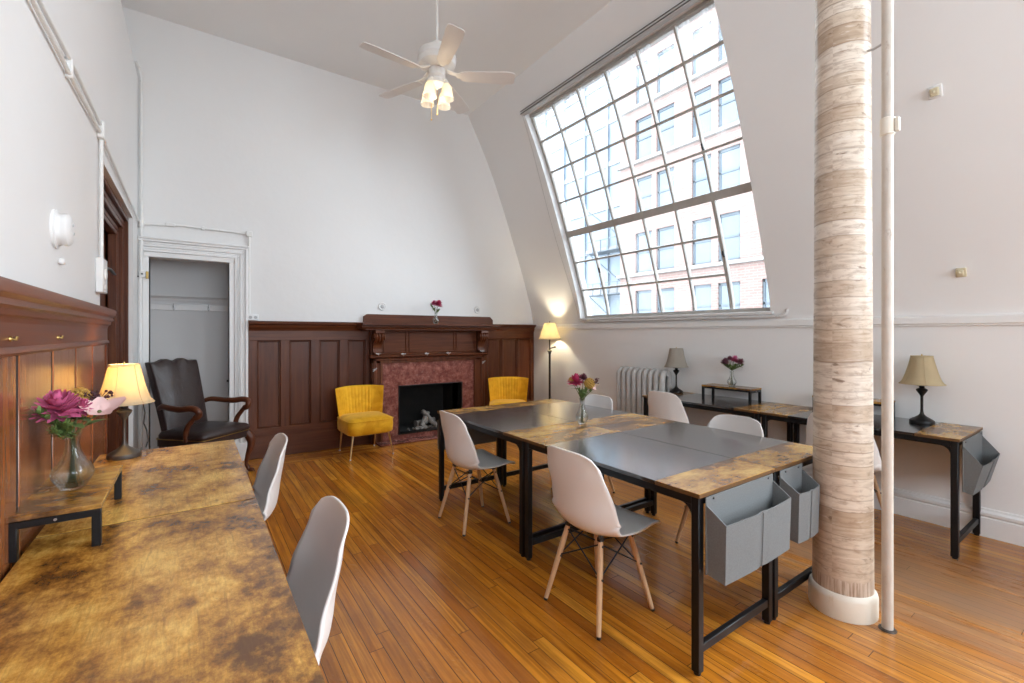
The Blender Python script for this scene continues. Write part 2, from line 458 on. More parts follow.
M['shade_floor'] = m_shade('ivory_fabric_shade', (.86, .78, .56), tl=.42)
M['shade_parch'] = m_shade('mottled_parchment_shade', (.68, .57, .37), tl=.4)
M['shade_pale'] = m_shade('faded_linen_shade', (.54, .49, .42), tl=.4)
M['bulb'] = m_emit('warm_bulb', (1, .78, .45), 9.0)
M['fanbulb'] = m_emit('dim_warm_bulb', (1, .72, .36), 3.0)
M['frost'] = m_shade('frosted_glass', (.95, .90, .82), tl=.7)
M['glass'] = m_glass('clear_glass', (.97, .985, .98))
M['pane'] = m_pane()
M['fan'] = simple('white_fan_enamel', (.74, .73, .705), .35, var=.02)
M['fanblade'] = simple('whitewashed_fan_blade', (.74, .725, .71), .4, var=.06, nscale=10)
M['column'] = m_column()
M['colbase'] = m_oldpaint('cream_column_paint', (.72, .67, .57), (.80, .765, .68), (.55, .42, .25), .35, .4, 9)
M['pipe'] = m_oldpaint('chipped_pipe_paint', (.50, .45, .38), (.66, .62, .57), (.25, .14, .07), .6, .5, 12)
M['radiator'] = m_oldpaint('silver_radiator_paint', (.40, .395, .38), (.56, .555, .545), (.20, .16, .13), .7, .45, 26)
M['firebrick'] = simple('sooty_firebrick', (.014, .013, .012), .9, var=.5, nscale=9, bump=.4)
M['ash'] = simple('grey_charred_log', (.24, .22, .20), .9, var=.75, nscale=22, bump=.6)
M['winframe'] = simple('grey_window_bar', (.42, .40, .37), .55, var=.15, nscale=12, bump=.1)
M['winsill'] = m_oldpaint('chipped_sill_paint', (.60, .60, .60), (.72, .72, .72), (.26, .23, .2), .6, .5, 10)
M['blind'] = simple('grey_blind_slat', (.46, .46, .46), .5, var=.1)
M['darkgap'] = simple('dark_shadow_gap', (.03, .022, .018), .8)
M['brick'] = m_brick()
M['stone'] = simple('pale_limestone', (.26, .245, .23), .85, var=.08, nscale=2)
M['sash'] = simple('grey_blue_sash', (.09, .11, .13), .5, var=.05)
g = G('reflecting_office_glass'); g.bsdf((.10, .13, .16), .12, 0, None, .8); M['offglass'] = g.m
M['blueglass'] = simple('blue_grey_cladding', (.16, .20, .245), .35, var=.2, nscale=.25)
M['asphalt'] = simple('street_asphalt', (.12, .12, .12), .9, var=.2, nscale=2)
M['green'] = simple('leaf_green', (.13, .20, .055), .6, var=.45, nscale=40, bump=.1)
M['stem'] = simple('stem_green', (.10, .13, .04), .6, var=.3, nscale=30)
M['magenta'] = simple('magenta_petals', (.60, .13, .27), .6, var=.45, nscale=30)
M['pinkbloom'] = simple('hot_pink_petals', (.52, .05, .14), .6, var=.4, nscale=30)
M['dusty'] = simple('dusty_purple_petals', (.20, .07, .10), .7, var=.45, nscale=30)
M['blush'] = simple('blush_petals', (.72, .50, .48), .55, var=.25, nscale=18)
M['mustardf'] = simple('mustard_florets', (.42, .25, .05), .8, var=.5, nscale=60)
M['maroon'] = simple('maroon_berries', (.06, .015, .022), .5, var=.3, nscale=30)
M['beige'] = simple('beige_block', (.62, .55, .38), .6, var=.1)
M['cord'] = simple('black_cord', (.02, .018, .017), .5)

# ------------------------------------------------------------------ room shell
XL, XR, YB, YF, ZC = -.46, 4.49, 5.83, -3.2, 4.60
_pf = [(4.49, 1.53), (4.452, 1.78), (4.329, 2.175), (4.138, 2.714), (3.856, 3.452), (3.605, 4.015), (3.289, 4.603)]
def xw(z):
    if z <= _pf[0][1]: return _pf[0][0]
    n = len(_pf)
    for i in range(n-1):
        x0, z0 = _pf[i]; x1, z1 = _pf[i+1]
        if z <= z1 or i == n-2:
            t = (z-z0)/(z1-z0)
            def sl(j):
                a = max(j-1, 0); b = min(j+1, n-1)
                return (_pf[b][0]-_pf[a][0])/(_pf[b][1]-_pf[a][1])
            m0, m1 = sl(i)*(z1-z0), sl(i+1)*(z1-z0)
            if i == 0: m0 = -.10*(z1-z0)
            return (2*t**3-3*t*t+1)*x0+(t**3-2*t*t+t)*m0+(-2*t**3+3*t*t)*x1+(t**3-t*t)*m1

def holes_sheet(mb, fn, us, vs, holes, fn2):
    """two skins (fn inner, fn2 outer) over a u,v lattice with rectangular holes, plus the reveals and rim"""
    def cut(u, v): return any(h[0]-1e-6 < u < h[1]+1e-6 and h[2]-1e-6 < v < h[3]+1e-6 for h in holes)
    nu, nv = len(us), len(vs)
    A = [[mb.bm.verts.new(fn(u, v)) for u in us] for v in vs]
    B = [[mb.bm.verts.new(fn2(u, v)) for u in us] for v in vs]
    solid = [[not cut((us[i]+us[i+1])/2, (vs[j]+vs[j+1])/2) for i in range(nu-1)] for j in range(nv-1)]
    for j in range(nv-1):
        for i in range(nu-1):
            if solid[j][i]:
                mb.bm.faces.new((A[j][i], A[j][i+1], A[j+1][i+1], A[j+1][i]))
                mb.bm.faces.new((B[j][i], B[j+1][i], B[j+1][i+1], B[j][i+1]))
            ok = lambda jj, ii: 0 <= jj < nv-1 and 0 <= ii < nu-1 and solid[jj][ii]
            if solid[j][i]:
                for (dj, di, p, q) in ((-1, 0, (j, i), (j, i+1)), (1, 0, (j+1, i), (j+1, i+1)), (0, -1, (j, i), (j+1, i)), (0, 1, (j, i+1), (j+1, i+1))):
                    if not ok(j+dj, i+di):
                        mb.bm.faces.new((A[p[0]][p[1]], A[q[0]][q[1]], B[q[0]][q[1]], B[p[0]][p[1]]))
    return mb

# floor and ceiling
m = MB(); m.box(XL-.3, XR+.4, YF-.2, 6.75, -.12, 0); struct(m.build('floor', M['floor'], smooth=0), 'varnished orange oak strip floor running the length of the room', 'floor')
m = MB(); m.box(XL-.5, 3.75, YF-.2, YB+.2, ZC, ZC+.15); struct(m.build('ceiling', M['ceil'], smooth=0), 'flat off-white ceiling above the tall room', 'ceiling')

# left wall: upright, leaning slightly outwards near the ceiling, with the dark door's opening
DL0, DL1, DLZ = 3.62, 5.40, 2.455
def xl(z): return XL if z < 3.95 else XL-.16*((z-3.95)/.65)**1.15
zs = [0, .6, 1.2, 1.8, DLZ, 3, 3.5, 3.95, 4.1, 4.25, 4.4, 4.6]
m = MB(); holes_sheet(m, lambda u, v: (xl(v), u, v), [YF, -1.5, 0, 1.2, 2.4, DL0, DL1, YB], zs, [(DL0, DL1, -1, DLZ)], lambda u, v: (XL-.35, u, v))
struct(m.build('wall_left', M['wall']), 'bright white plaster wall on the left above the wood panelling', 'wall')

# back wall with the closet opening
CX0, CX1, CZ = -.372, .312, 2.172
FBX0, FBX1, FBZ = 2.18, 3.12, .72
m = MB()
holes_sheet(m, lambda u, v: (u, YB, v), [XL-.17, CX0, CX1, 1.2, FBX0, FBX1, 3.8, XR+.05], [0, FBZ, 1.5, CZ, 3.3, ZC], [(CX0, CX1, -1, CZ), (FBX0, FBX1, -1, FBZ)], lambda u, v: (u, YB+.16, v))
struct(m.build('wall_back', M['wall']), 'white plaster wall at the far end above the fireplace', 'wall')

# window wall: upright to the rail, then the curved mansard slope
WY0, WY1, WZ0, WZ1 = 2.13, 4.72, 1.585, 4.25
W2Y0, W2Y1 = -2.75, -.15
zs = [0, .8, 1.53, WZ0]+[WZ0+(WZ1-WZ0)*i/16 for i in range(1, 17)]+[4.36, 4.48, 4.605]
m = MB()
holes_sheet(m, lambda u, v: (xw(v), u, v), [YF, W2Y0, W2Y1, .8, WY0, 3, 4, WY1, YB+.01], zs, [(WY0, WY1, WZ0, WZ1), (W2Y0, W2Y1, WZ0, WZ1)], lambda u, v: (xw(v)+.24, u, v))
struct(m.build('wall_right', M['wall'], smooth=60), 'white window wall, upright below and curving inwards above the rail', 'wall')

# unseen wall behind the camera; its two tall windows are added for daylight
m = MB()
holes_sheet(m, lambda u, v: (u, YF, v), [XL-.3, .2, 1.6, 2.3, 3.5, XR+.3], [0, .9, 3.3, ZC], [(.2, 1.6, .9, 3.3), (2.3, 3.5, .9, 3.3)], lambda u, v: (u, YF-.18, v))
struct(m.build('wall_front', M['wall']), 'white wall behind the camera with tall windows added for daylight', 'wall')
for k, (a, b) in enumerate(((.2, 1.6), (2.3, 3.5))):
    w = thing('window_%d' % (k+3), 'tall unseen window added behind the camera for daylight', 'window'); w['kind'] = 'structure'
    m = MB()
    for x in (a+.03, (a+b)/2, b-.03): m.box(x-.03, x+.03, YF-.12, YF-.06, .9, 3.3)
    for z in (.93, 2.1, 3.27): m.box(a, b, YF-.12, YF-.06, z-.03, z+.03)
    m.build('window_frame', M['trimwhite'], w)
    m = MB(); m.box(a, b, YF-.094, YF-.088, .9, 3.3); m.build('glass', M['pane'], w, 0)

# mansard windows -------------------------------------------------------------
ROWS = [1.66, 2.014, 2.39, 2.765, 3.175, 3.56, 3.93, 4.25]
def mansard_window(name, label, y0, y1, sill=True):
    w = thing(name, label, 'window'); w['kind'] = 'structure'
    DX = .115
    cols = [y0+(y1-y0)*i/6 for i in range(7)]
    path = lambda z: xw(z)+DX
    zz = [ROWS[0]+(ROWS[-1]-ROWS[0])*i/28 for i in range(29)]
    # glass sheet follows the slope
    m = MB(); m.grid(lambda u, v: (path(ROWS[0]-.05+(ROWS[-1]+.02-ROWS[0]+.05)*v), y0+(y1-y0)*u, ROWS[0]-.05+(ROWS[-1]+.02-ROWS[0]+.05)*v), 6, 24)
    m.build('glass', M['pane'], w)
    # frame
    m = MB()
    for y in (y0+.018, y1-.018):
        m.tube([(path(z), y, z) for z in zz], math.sqrt(.5), 4, sx=.05, sy=.036, up=(1, 0, 0))
    for z in (ROWS[0]-.03, ROWS[-1]-.012):
        m.bar((path(z), y0, z), (path(z), y1, z), .05, .05)
    m.build('window_frame', M['winframe'], w)
    # glazing bars
    lz = [z for z in zz if z <= 2.78]; uz = [2.765]+[z for z in zz if z >= 2.78]
    m = MB()
    for i in range(1, 6):
        for zl, t in ((lz, .034 if i == 1 else .02), (uz, .02)):
            m.tube([(path(z), cols[i], z) for z in zl], math.sqrt(.5), 4, sx=.045, sy=t, up=(1, 0, 0))
    for i, z in enumerate(ROWS[1:-1], 1):
        t = .085 if i == 3 else .022
        a = cols[1] if i < 3 else y0
        m.bar((path(z), a, z), (path(z), y1, z), .05, t, up=(-.35, 0, .94))
    m.build('glazing_bar', M['winframe'], w)
    # opening sash catches
    for y, z in ((cols[1], 2.2), (cols[5]-.02, 2.23), (cols[1], 3.2)):
        m = MB(); m.tube([(path(z)-.025, y, z), (path(z)-.05, y-.01, z+.03), (path(z)-.055, y-.03, z-.03)], .009, 8); m.build('sash_handle', M['iron'], w)
    if sill:
        m = MB(); m.box(XR-.035, XR+.19, y0-.03, y1+.02, WZ0-.005, WZ0+.028, .008); m.build('window_sill', M['winsill'], w)
    return w
mansard_window('window_1', 'large sloping multi-pane window with a thick middle bar', WY0, WY1)
mansard_window('window_2', 'second sloping multi-pane window, added out of view for daylight', W2Y0, W2Y1)  # unseen window, added so daylight reaches the left side of the room

# rolled-up blind along the window's head
t = thing('roller_blind', 'grey rolled-up blind along the top edge of the sloping window', 'blind', (xw(4.235)-.02, 0, 4.208))
m = MB(); m.box(-.035, .03, WY0-.03, WY1+.004, 0, .05, .006); m.build('blind_case', M['blind'], t)
for k in range(3):
    m = MB(); m.box(-.041, -.034, WY0-.03, WY1+.006, .006+k*.016, .011+k*.016); m.build('slat', M['darkgap'] if k != 1 else M['trimwhite'], t)
m = MB(); m.tube([(xw(z)-.012-(xw(4.25)-.02), 4.745+.1*math.sin((4.26-z)/2.65*PI), z-4.222) for z in [4.26-2.62*i/24 for i in range(25)]], .0025, 6); m.build('pull_cord', M['blind'], t)

# pipe just under the window
m = MB(); m.tube([(XR-.028, 4.62, 1.567), (XR-.028, 3, 1.563), (XR-.028, 2.13, 1.56), (XR-.03, 2.03, 1.562), (XR-.03, 1.985, 1.575), (XR-.03, 1.975, 1.605), (XR-.012, 1.98, 1.62)], .013, 10)
tag(m.build('water_pipe', M['winsill']), 'thin white pipe running just below the window sill', 'pipe')

# trims and skirting ----------------------------------------------------------
m = MB(); m.prism([(XR, 1.455), (XR-.016, 1.458), (XR-.016, 1.468), (XR-.026, 1.474), (XR-.026, 1.522), (XR-.014, 1.532), (XR, 1.536)], 'y', YF, YB)
struct(m.build('trim_1', M['trimwhite']), 'white painted rail along the window wall', 'trim')
m = MB(); m.prism([(XR, 0), (XR-.026, 0), (XR-.026, .128), (XR-.018, .136), (XR-.030, .150), (XR-.030, .166), (XR-.012, .178), (XR-.008, .192), (XR, .195)], 'y', YF, YB)
struct(m.build('baseboard_right', M['trimwhite']), 'tall white moulded skirting board along the window wall', 'baseboard')

# back wainscot ---------------------------------------------------------------
w = thing('trim_2', 'dark mahogany panelling along the far wall', 'panelling'); w['kind'] = 'structure'
def back_panels(x0, x1, panels):
    m = MB(); m.box(x0, x1, YB-.02, YB, 0, 1.45); m.build('backing_board', M['mah_z'], w)
    m = MB()
    xs = [x0]+[q for p in panels for q in p]+[x1]
    for i in range(0, len(xs), 2): m.box(xs[i], xs[i+1], YB-.045, YB-.018, .33, 1.325, .004)
    m.build('stile', M['mah_z'], w)
    m = MB(); m.box(x0, x1, YB-.046, YB-.018, 1.32, 1.45, .004); m.box(x0, x1, YB-.046, YB-.018, .245, .335, .004); m.box(x0, x1, YB-.05, YB-.018, 0, .25, .006)
    m.build('rail', M['mah_x'], w)
    for a, b in panels:
        m = MB()
        for q in ((a, a+.018), (b-.018, b)): m.box(q[0], q[1], YB-.036, YB-.018, .335, 1.32, .007)
        for q in ((.335, .353), (1.302, 1.32)): m.box(a, b, YB-.036, YB-.018, q[0], q[1], .007)
        m.build('panel_bead', M['mah_z'], w)
    m = MB(); m.prism([(YB, 1.43), (YB-.05, 1.43), (YB-.055, 1.455), (YB-.072, 1.47), (YB-.078, 1.495), (YB-.105, 1.508), (YB-.11, 1.535), (YB-.1, 1.541), (YB, 1.541)], 'x', x0, x1)
    m.build('cap_moulding', M['mah_x'], w)
back_panels(.49, 1.845, [(.578, .81), (.905, 1.133), (1.234, 1.461), (1.563, 1.775)])
back_panels(3.475, 4.475, [(3.60, 3.845), (3.875, 4.145), (4.175, 4.41)])

# left wainscot ---------------------------------------------------------------
w = thing('trim_3', 'glossy red-brown wood panelling along the left wall', 'panelling'); w['kind'] = 'structure'
XW = XL
m = MB(); m.box(XW, XW+.0265, YF, DL0-.01, .02, 1.45); m.build('backing_board', M['darkgap'], w)  # dark, nearly flush backing: shade of the grooves between boards painted in
y = DL0-.05-.4*16
k = 0
ys = [3.57, 3.155, 2.755, 2.352, 1.952, 1.55, 1.15, .75, .35, -.05, -.45, -.85, -1.25, -1.65, -2.05, -2.45, -2.85, -3.2]
for a, b in zip(ys[1:], ys[:-1]):
    m = MB(); m.box(XW+.02, XW+.03, a+.016, b-.016, .2, 1.338, .003); m.build('panel_board', M['mah_l'], w)
m = MB(); m.box(XW, XW+.036, YF, DL0-.01, 1.335, 1.45, .004); m.box(XW, XW+.036, YF, DL0-.01, 0, .21, .004); m.box(XW, XW+.036, 3.575, DL0-.01, .2, 1.34, .003); m.build('rail', M['mah_ly'], w)
m = MB(); m.prism([(XW, 1.43), (XW+.036, 1.43), (XW+.04, 1.446), (XW+.05, 1.452), (XW+.052, 1.468), (XW+.064, 1.476), (XW+.058, 1.494), (XW+.072, 1.505), (XW+.076, 1.53), (XW+.07, 1.541), (XW, 1.541)], 'y', YF, DL0-.005); m.build('cap_moulding', M['mah_ly'], w)
m = MB(); m.prism([(XW, 1.36), (XW+.036, 1.34), (XW+.044, 1.344), (XW+.042, 1.356), (XW+.036, 1.362)], 'y', YF, DL0-.01); m.build('bead_moulding', M['mah_ly'], w)
for yy, what in ((1.855, 'nearer'), (2.40, 'farther')):
    m = MB(); m.cyl((XL+.036, yy, 1.385), (XL+.040, yy, 1.385), .009, .008, 12); m.tube([(XL+.04, yy, 1.385), (XL+.048, yy, 1.383), (XL+.050, yy, 1.392)], .004, 8)
    tag(m.build('brass_hook', M['brass']), 'tiny brass hook on the left panelling rail, the one %s the camera' % what.replace('farther', 'farther from'), 'hook')

# dark door in the left wall --------------------------------------------------
d = thing('door_2', 'dark stepped mahogany door frame and door in the left wall', 'door'); d['kind'] = 'structure'
xo = XL-.03
m = MB()
for i in range(5):
    o = i*.038; dx = i*.016 + (.012 if i % 2 else 0)
    m.box(xo-.06-dx, xo-dx, DL1-.038-o, DL1-o, 0, DLZ-.038-o, .006)
    m.box(xo-.06-dx, xo-dx, DL0+o, DL0+.038+o, 0, DLZ-.038-o, .006)
    m.box(xo-.06-dx, xo-dx, DL0+o, DL1-o, DLZ-.038-o, DLZ-o, .006)
m.build('door_casing', M['mah_z'], d)
m = MB(); m.box(xo-.19, xo-.14, DL0+.002, DL1-.002, .005, DLZ-.002)
for a, b in ((DL0+.28, 4.45), (4.57, DL1-.28)):
    for z0, z1 in ((.2, 1.0), (1.12, 2.15)): m.box(xo-.145, xo-.128, a, b, z0, z1, .01)
m.build('door_leaf', M['mah_z'], d)
m = MB(); m.tube([(xo-.128, 4.9, 1.02), (xo-.08, 4.9, 1.02)], .011, 10); m.sphere((xo-.06, 4.9, 1.02), .03); m.build('door_knob', M['brass'], d)

# closet: white fluted casing, recess with coat rail --------------------------
d = thing('door_1', 'white fluted casing around the open closet doorway', 'doorway'); d['kind'] = 'structure'
def casing(poly_w, side, x_in, z_top):
    pass
m = MB()
steps = [(0, .05, .018), (.05, .075, .03), (.075, .10, .022), (.10, .125, .034), (.125, .15, .026), (.15, .178, .045)]
for a, b, h in steps:
    m.box(CX1+a, CX1+b, YB-h, YB, 0, CZ+a, .004)
    m.box(max(CX0-b, XL+.003), CX0-a, YB-h, YB, 0, CZ+a, .004) if CX0-a > XL+.01 else None
    m.box(max(CX0-b, XL+.003), CX1+b, YB-h, YB, CZ+a, CZ+b, .004)
m.box(max(CX0-.2, XL+.003), CX1+.185, YB-.06, YB, CZ+.172, CZ+.192, .006)
m.build('door_casing', M['trimwhite'], d)
m = MB()
for a in (.02, .035): m.box(CX1+.05+a, CX1+.056+a, YB-.037, YB-.02, .25, 2.1, .003)
for z in (.0,): m.box(CX1, CX1+.178, YB-.05, YB, z, .2, .004)
m.build('plinth_block', M['trimwhite'], d)
m = MB(); m.cyl((CX1-.003, YB+.06, .88), (CX1-.02, YB+.06, .88), .012, .012, 10); m.build('strike_plate', M['iron'], d)
# recess
m = MB(); m.box(CX0-.06, CX1+.06, 6.5, 6.6, 0, 2.45); m.box(CX0-.16, CX0-.06, YB+.16, 6.6, 0, 2.45); m.box(CX1+.06, CX1+.16, YB+.16, 6.6, 0, 2.45); m.box(CX0-.16, CX1+.16, YB+.16, 6.6, 2.4, 2.5)
m.box(CX0-.05, CX0, YB+.002, YB+.17, 0, CZ+.0) ; m.box(CX1, CX1+.05, YB+.002, YB+.17, 0, CZ)
struct(m.build('wall_closet', M['wall_old'], smooth=0), 'scuffed grey walls inside the open closet', 'wall')
t = thing('closet_shelf', 'grey moulded shelf ledge across the back of the closet', 'shelf', (0, 6.5, 0))
m = MB(); m.prism([(0, 1.77), (-.02, 1.77), (-.03, 1.80), (-.07, 1.825), (-.07, 1.85), (0, 1.85)], 'x', CX0-.055, CX1+.055); m.build('ledge', M['wall_old'], t)
t = thing('coat_rail', 'grey coat rail with two hooks below the closet shelf', 'coat rail', (0, 6.5, 0))
m = MB(); m.box(CX0-.055, CX1+.055, -.022, 0, 1.665, 1.735, .005); m.build('rail_board', M['trimwhite'], t)
for x in (-.19, .14):
    m = MB(); m.tube([(x, -.022, 1.71), (x, -.06, 1.70), (x, -.075, 1.72), (x, -.07, 1.74)], .006, 8); m.tube([(x, -.022, 1.70), (x, -.035, 1.67), (x, -.055, 1.665), (x, -.06, 1.68)], .005, 8); m.box(x-.012, x+.012, -.028, -.02, 1.675, 1.725, .002); m.build('coat_hook', M['steel'], t)
t = thing('door_latch', 'small brass latch on the left side of the closet casing', 'latch', (CX0-.045, YB-.02, 1.985))
m = MB(); m.box(-.03, .02, -.03, 0, -.03, .03, .004); m.build('latch_plate', M['conduit'], t)
m = MB(); m.box(.022, .045, -.026, -.004, -.038, .034, .003); m.build('keeper', M['brass'], t)
m = MB(); m.cyl((-.005, -.03, .005), (-.005, -.05, .005), .007, .007, 10); m.cyl((-.05, -.02, -.02), (.02, -.02, -.02), .006, .006, 8); m.build('bolt', M['iron'], t)

# ------------------------------------------------------------------ conduits, boxes and fixings on the walls
t = thing('electrical_conduit', 'pair of white conduits along the left wall leading to a junction box', 'conduit')
z0 = 2.56
m = MB()
for dz in (0, .045):
    m.tube([(XL+.016, -1.5, z0+dz-.12), (XL+.016, 1.2, z0+dz-.06), (XL+.016, 2.3, z0+dz-.04), (XL+.016, 2.75, z0+dz-.022+(.012 if dz else -.01)), (XL+.016, 3.5, z0+dz)], .009, 10)
m.build('tube', M['conduit'], t)
m = MB(); m.box(XL, XL+.035, 3.50, 3.60, z0-.03, z0+.07, .006); m.build('junction_box', M['conduit'], t)
m = MB(); m.tube([(XL+.016, 3.55, z0-.03), (XL+.018, 3.53, z0-.18), (XL+.018, 3.53, 1.83)], .010, 10); m.build('drop_tube', M['conduit'], t)
m = MB(); m.tube([(XL+.016, 3.6, z0-.005), (XL+.016, 4.4, z0-.035), (XL+.016, 5.6, z0-.06), (XL+.02, 5.76, z0-.06)], .009, 10); m.build('door_head_tube', M['conduit'], t)
for yy in (2.72, 2.74):
    pass
m = MB(); m.box(XL, XL+.028, 2.71, 2.73, z0-.05, z0+.04, .004); m.build('strap', M['conduit'], t)

t = thing('corner_conduit', 'white conduit rising up the far left corner of the room', 'conduit')
m = MB(); m.tube([(XL+.03, YB-.03, 2.01), (XL+.03, YB-.03, 3.93), (XL+.015, YB-.05, 4.02), (XL-.01, YB-.10, 4.05)], .014, 10); m.build('tube', M['conduit'], t)
m = MB(); m.cyl((XL+.03, YB-.03, 2.46), (XL+.03, YB-.03, 2.54), .022, .022, 12); m.build('coupling', M['conduit'], t)
t = thing('surface_raceway', 'thin white raceway above the closet doorway dropping to an outlet', 'conduit')
m = MB(); m.tube([(XL+.05, YB-.016, 2.49), (-.1, YB-.014, 2.515), (.2, YB-.014, 2.51), (.496, YB-.014, 2.505)], .011, 10); m.tube([(.5, YB-.014, 2.52), (.5, YB-.014, 2.2), (.502, YB-.014, 1.62)], .012, 10); m.build('tube', M['conduit'], t)
for q in ((-.24, -.16, .03, 2.495, 2.53), (.06, .09, .028, 2.495, 2.53), (.47, .53, .035, 2.475, 2.535)):
    m = MB(); m.box(q[0], q[1], YB-q[2], YB, q[3], q[4], .004); m.build('connector', M['conduit'], t)
t = thing('wall_outlet', 'white double socket box on top of the far panelling by the closet', 'outlet', (.535, YB, 1.545))
m = MB(); m.box(-.055, .055, -.045, 0, 0, .07, .006); m.build('outlet_box', M['trimwhite'], t)
for x in (-.025, .025):
    m = MB(); m.cyl((x, -.045, .035), (x, -.048, .035), .017, .017, 14); m.box(x-.006, x-.003, -.0492, -.047, .03, .042); m.box(x+.003, x+.006, -.0492, -.047, .03, .042); m.build('socket', M['blind'], t)

t = thing('thermostat', 'white wall control box at the end of the left conduit', 'thermostat', (XL, 3.53, 1.735))
m = MB(); m.box(0, .036, -.075, .075, -.10, .10, .006); m.build('box_body', M['trimwhite'], t)
m = MB(); m.cyl((.036, 0, .01), (.042, 0, .01), .035, .033, 20); m.box(.036, .04, -.04, .04, -.08, -.05, .002); m.build('dial', M['conduit'], t)
m = MB(); m.tube([(XL+.02, 3.66, 1.80), (XL+.02, 3.70, 1.80), (XL+.03, 3.78, 1.80), (XL+.025, 4.0, 1.795)], .009, 8); m.box(XL-.02, XL+.02, 3.68, 3.71, 1.775, 1.83, .003)
tag(m.build('door_stay', M['iron']), 'short black metal stay on the dark door frame', 'door stay')

t = thing('smoke_detector', 'round white detector on the bright left wall', 'detector', (XL, 2.55, 1.82))
prof = [(.078, 0), (.078, .008), (.066, .012), (.062, .022), (.062, .026), (.064, .03), (.064, .042), (.055, .05), (.02, .053)]
m = MB(); m.lathe(prof[:3], 36); m.xf(Matrix.Rotation(PI/2, 4, 'Y')); m.build('base_ring', M['trimwhite'], t)
m = MB(); m.lathe(prof[2:], 36); m.xf(Matrix.Rotation(PI/2, 4, 'Y')); m.build('cover', M['trimwhite'], t)
for q in ((0, .02), (.02, -.01)):
    m = MB(); m.cyl((.052, q[0], q[1]), (.056, q[0], q[1]), .006, .006, 10); m.build('indicator', M['blind'], t)
m = MB(); m.box(0, .02, -.022, .022, -.012, .012, .005)
tag(m.build('wall_clip', M['trimwhite'], loc=(XL, 2.62, 1.70)), 'small white clip on the left wall below the round detector', 'clip')

for x, z, wh in ((2.007, 1.753, 'left'), (3.442, 1.75, 'right')):
    t = thing('wall_fitting', 'round white fitting on the wall above the %s end of the mantel' % wh, 'wall fitting', (x, YB, z))
    m = MB(); m.lathe([(.052, 0), (.052, .012), (.044, .018), (.034, .013), (.026, .015)], 32); m.xf(Matrix.Rotation(PI/2, 4, 'X')); m.build('rim', M['trimwhite'], t)
    m = MB(); m.lathe([(.026, .013), (.02, .02), (.008, .024)], 20); m.xf(Matrix.Rotation(PI/2, 4, 'X')); m.build('cap_centre', M['blind'], t)
for (y, z, wh, s) in ((.862, 3.004, 'upper', 1.0), (.813, 1.832, 'lower', .8)):
    xx = xw(z); sl = math.atan2(xw(z-.1)-xw(z+.1), .2)
    t = thing('bell_box', '%s of the two small beige blocks on the wall right of the pipe' % wh, 'fixture', (xx, y, z)); t.rotation_euler = (0, -sl, 0)
    m = MB(); m.box(-.012, .01, -.035*s, .035*s, -.04*s, .04*s, .004); m.build('back_plate', M['wall'] if wh == 'upper' else M['beige'], t)
    m = MB(); m.box(-.04, -.012, -.022*s, .022*s, -.026*s, .026*s, .005); m.cyl((-.04, 0, .003), (-.05, .006, .003), .01, .007, 10); m.build('block', M['beige'], t)

# ------------------------------------------------------------------ fireplace
fp = thing('fireplace', 'mahogany fireplace with carved corbels, red marble slips and black firebox', 'fireplace', (0, 0, 0))
FY = 5.69
m = MB(); m.box(1.70, 3.60, FY-.16, YB, 1.442, 1.46, .004); m.prism([(YB, 1.46), (FY-.17, 1.46), (FY-.18, 1.475), (FY-.15, 1.485), (FY-.15, 1.498), (FY-.19, 1.505), (FY-.19, 1.53), (YB, 1.53)], 'x', 1.66, 3.66); m.build('mantel_shelf', M['mah_x'], fp)
m = MB(); m.prism([(1.76, 1.53), (3.69, 1.53), (3.69, 1.60), (3.64, 1.648), (1.80, 1.648), (1.76, 1.62)], 'y', YB-.05, YB-.004); m.build('back_board', M['mah_x'], fp)
m = MB(); m.box(1.82, 3.50, FY, YB, 1.10, 1.445)
for a, b in ((1.97, 2.285), (2.315, 2.985), (3.015, 3.32)):
    for q in ((a, a+.014), (b-.014, b)): m.box(q[0], q[1], FY-.012, FY, 1.15, 1.425, .005)
    for q in ((1.15, 1.164), (1.411, 1.425)): m.box(a, b, FY-.012, FY, q[0], q[1], .005)
m.build('frieze', M['mah_x'], fp)
m = MB(); m.prism([(FY, 1.085), (FY-.03, 1.09), (FY-.05, 1.105), (FY-.05, 1.12), (FY-.02, 1.135), (FY, 1.14)], 'x', 1.80, 3.52); m.build('frieze_moulding', M['mah_x'], fp)
m = MB()
for (x0, x1) in ((1.83, 1.965), (3.31, 3.49)):
    m.box(x0, x1, FY, YB, 0, 1.09, .004); 
m.box(1.83, 3.49, FY, YB, 1.02, 1.095, .004)
for a, b in ((1.845, 1.885), (3.42, 3.475)): m.box(a, b, FY-.02, FY, 0, 1.085, .006)
m.box(1.845, 3.475, FY-.02, FY, 1.05, 1.085, .006)
m.prism([(1.935, 0), (1.965, 0), (1.965, 1.022), (3.31, 1.022), (3.31, 0), (3.34, 0), (3.34, 1.05), (1.935, 1.05)], 'y', FY-.012, FY)
m.build('surround', M['mah_z'], fp)
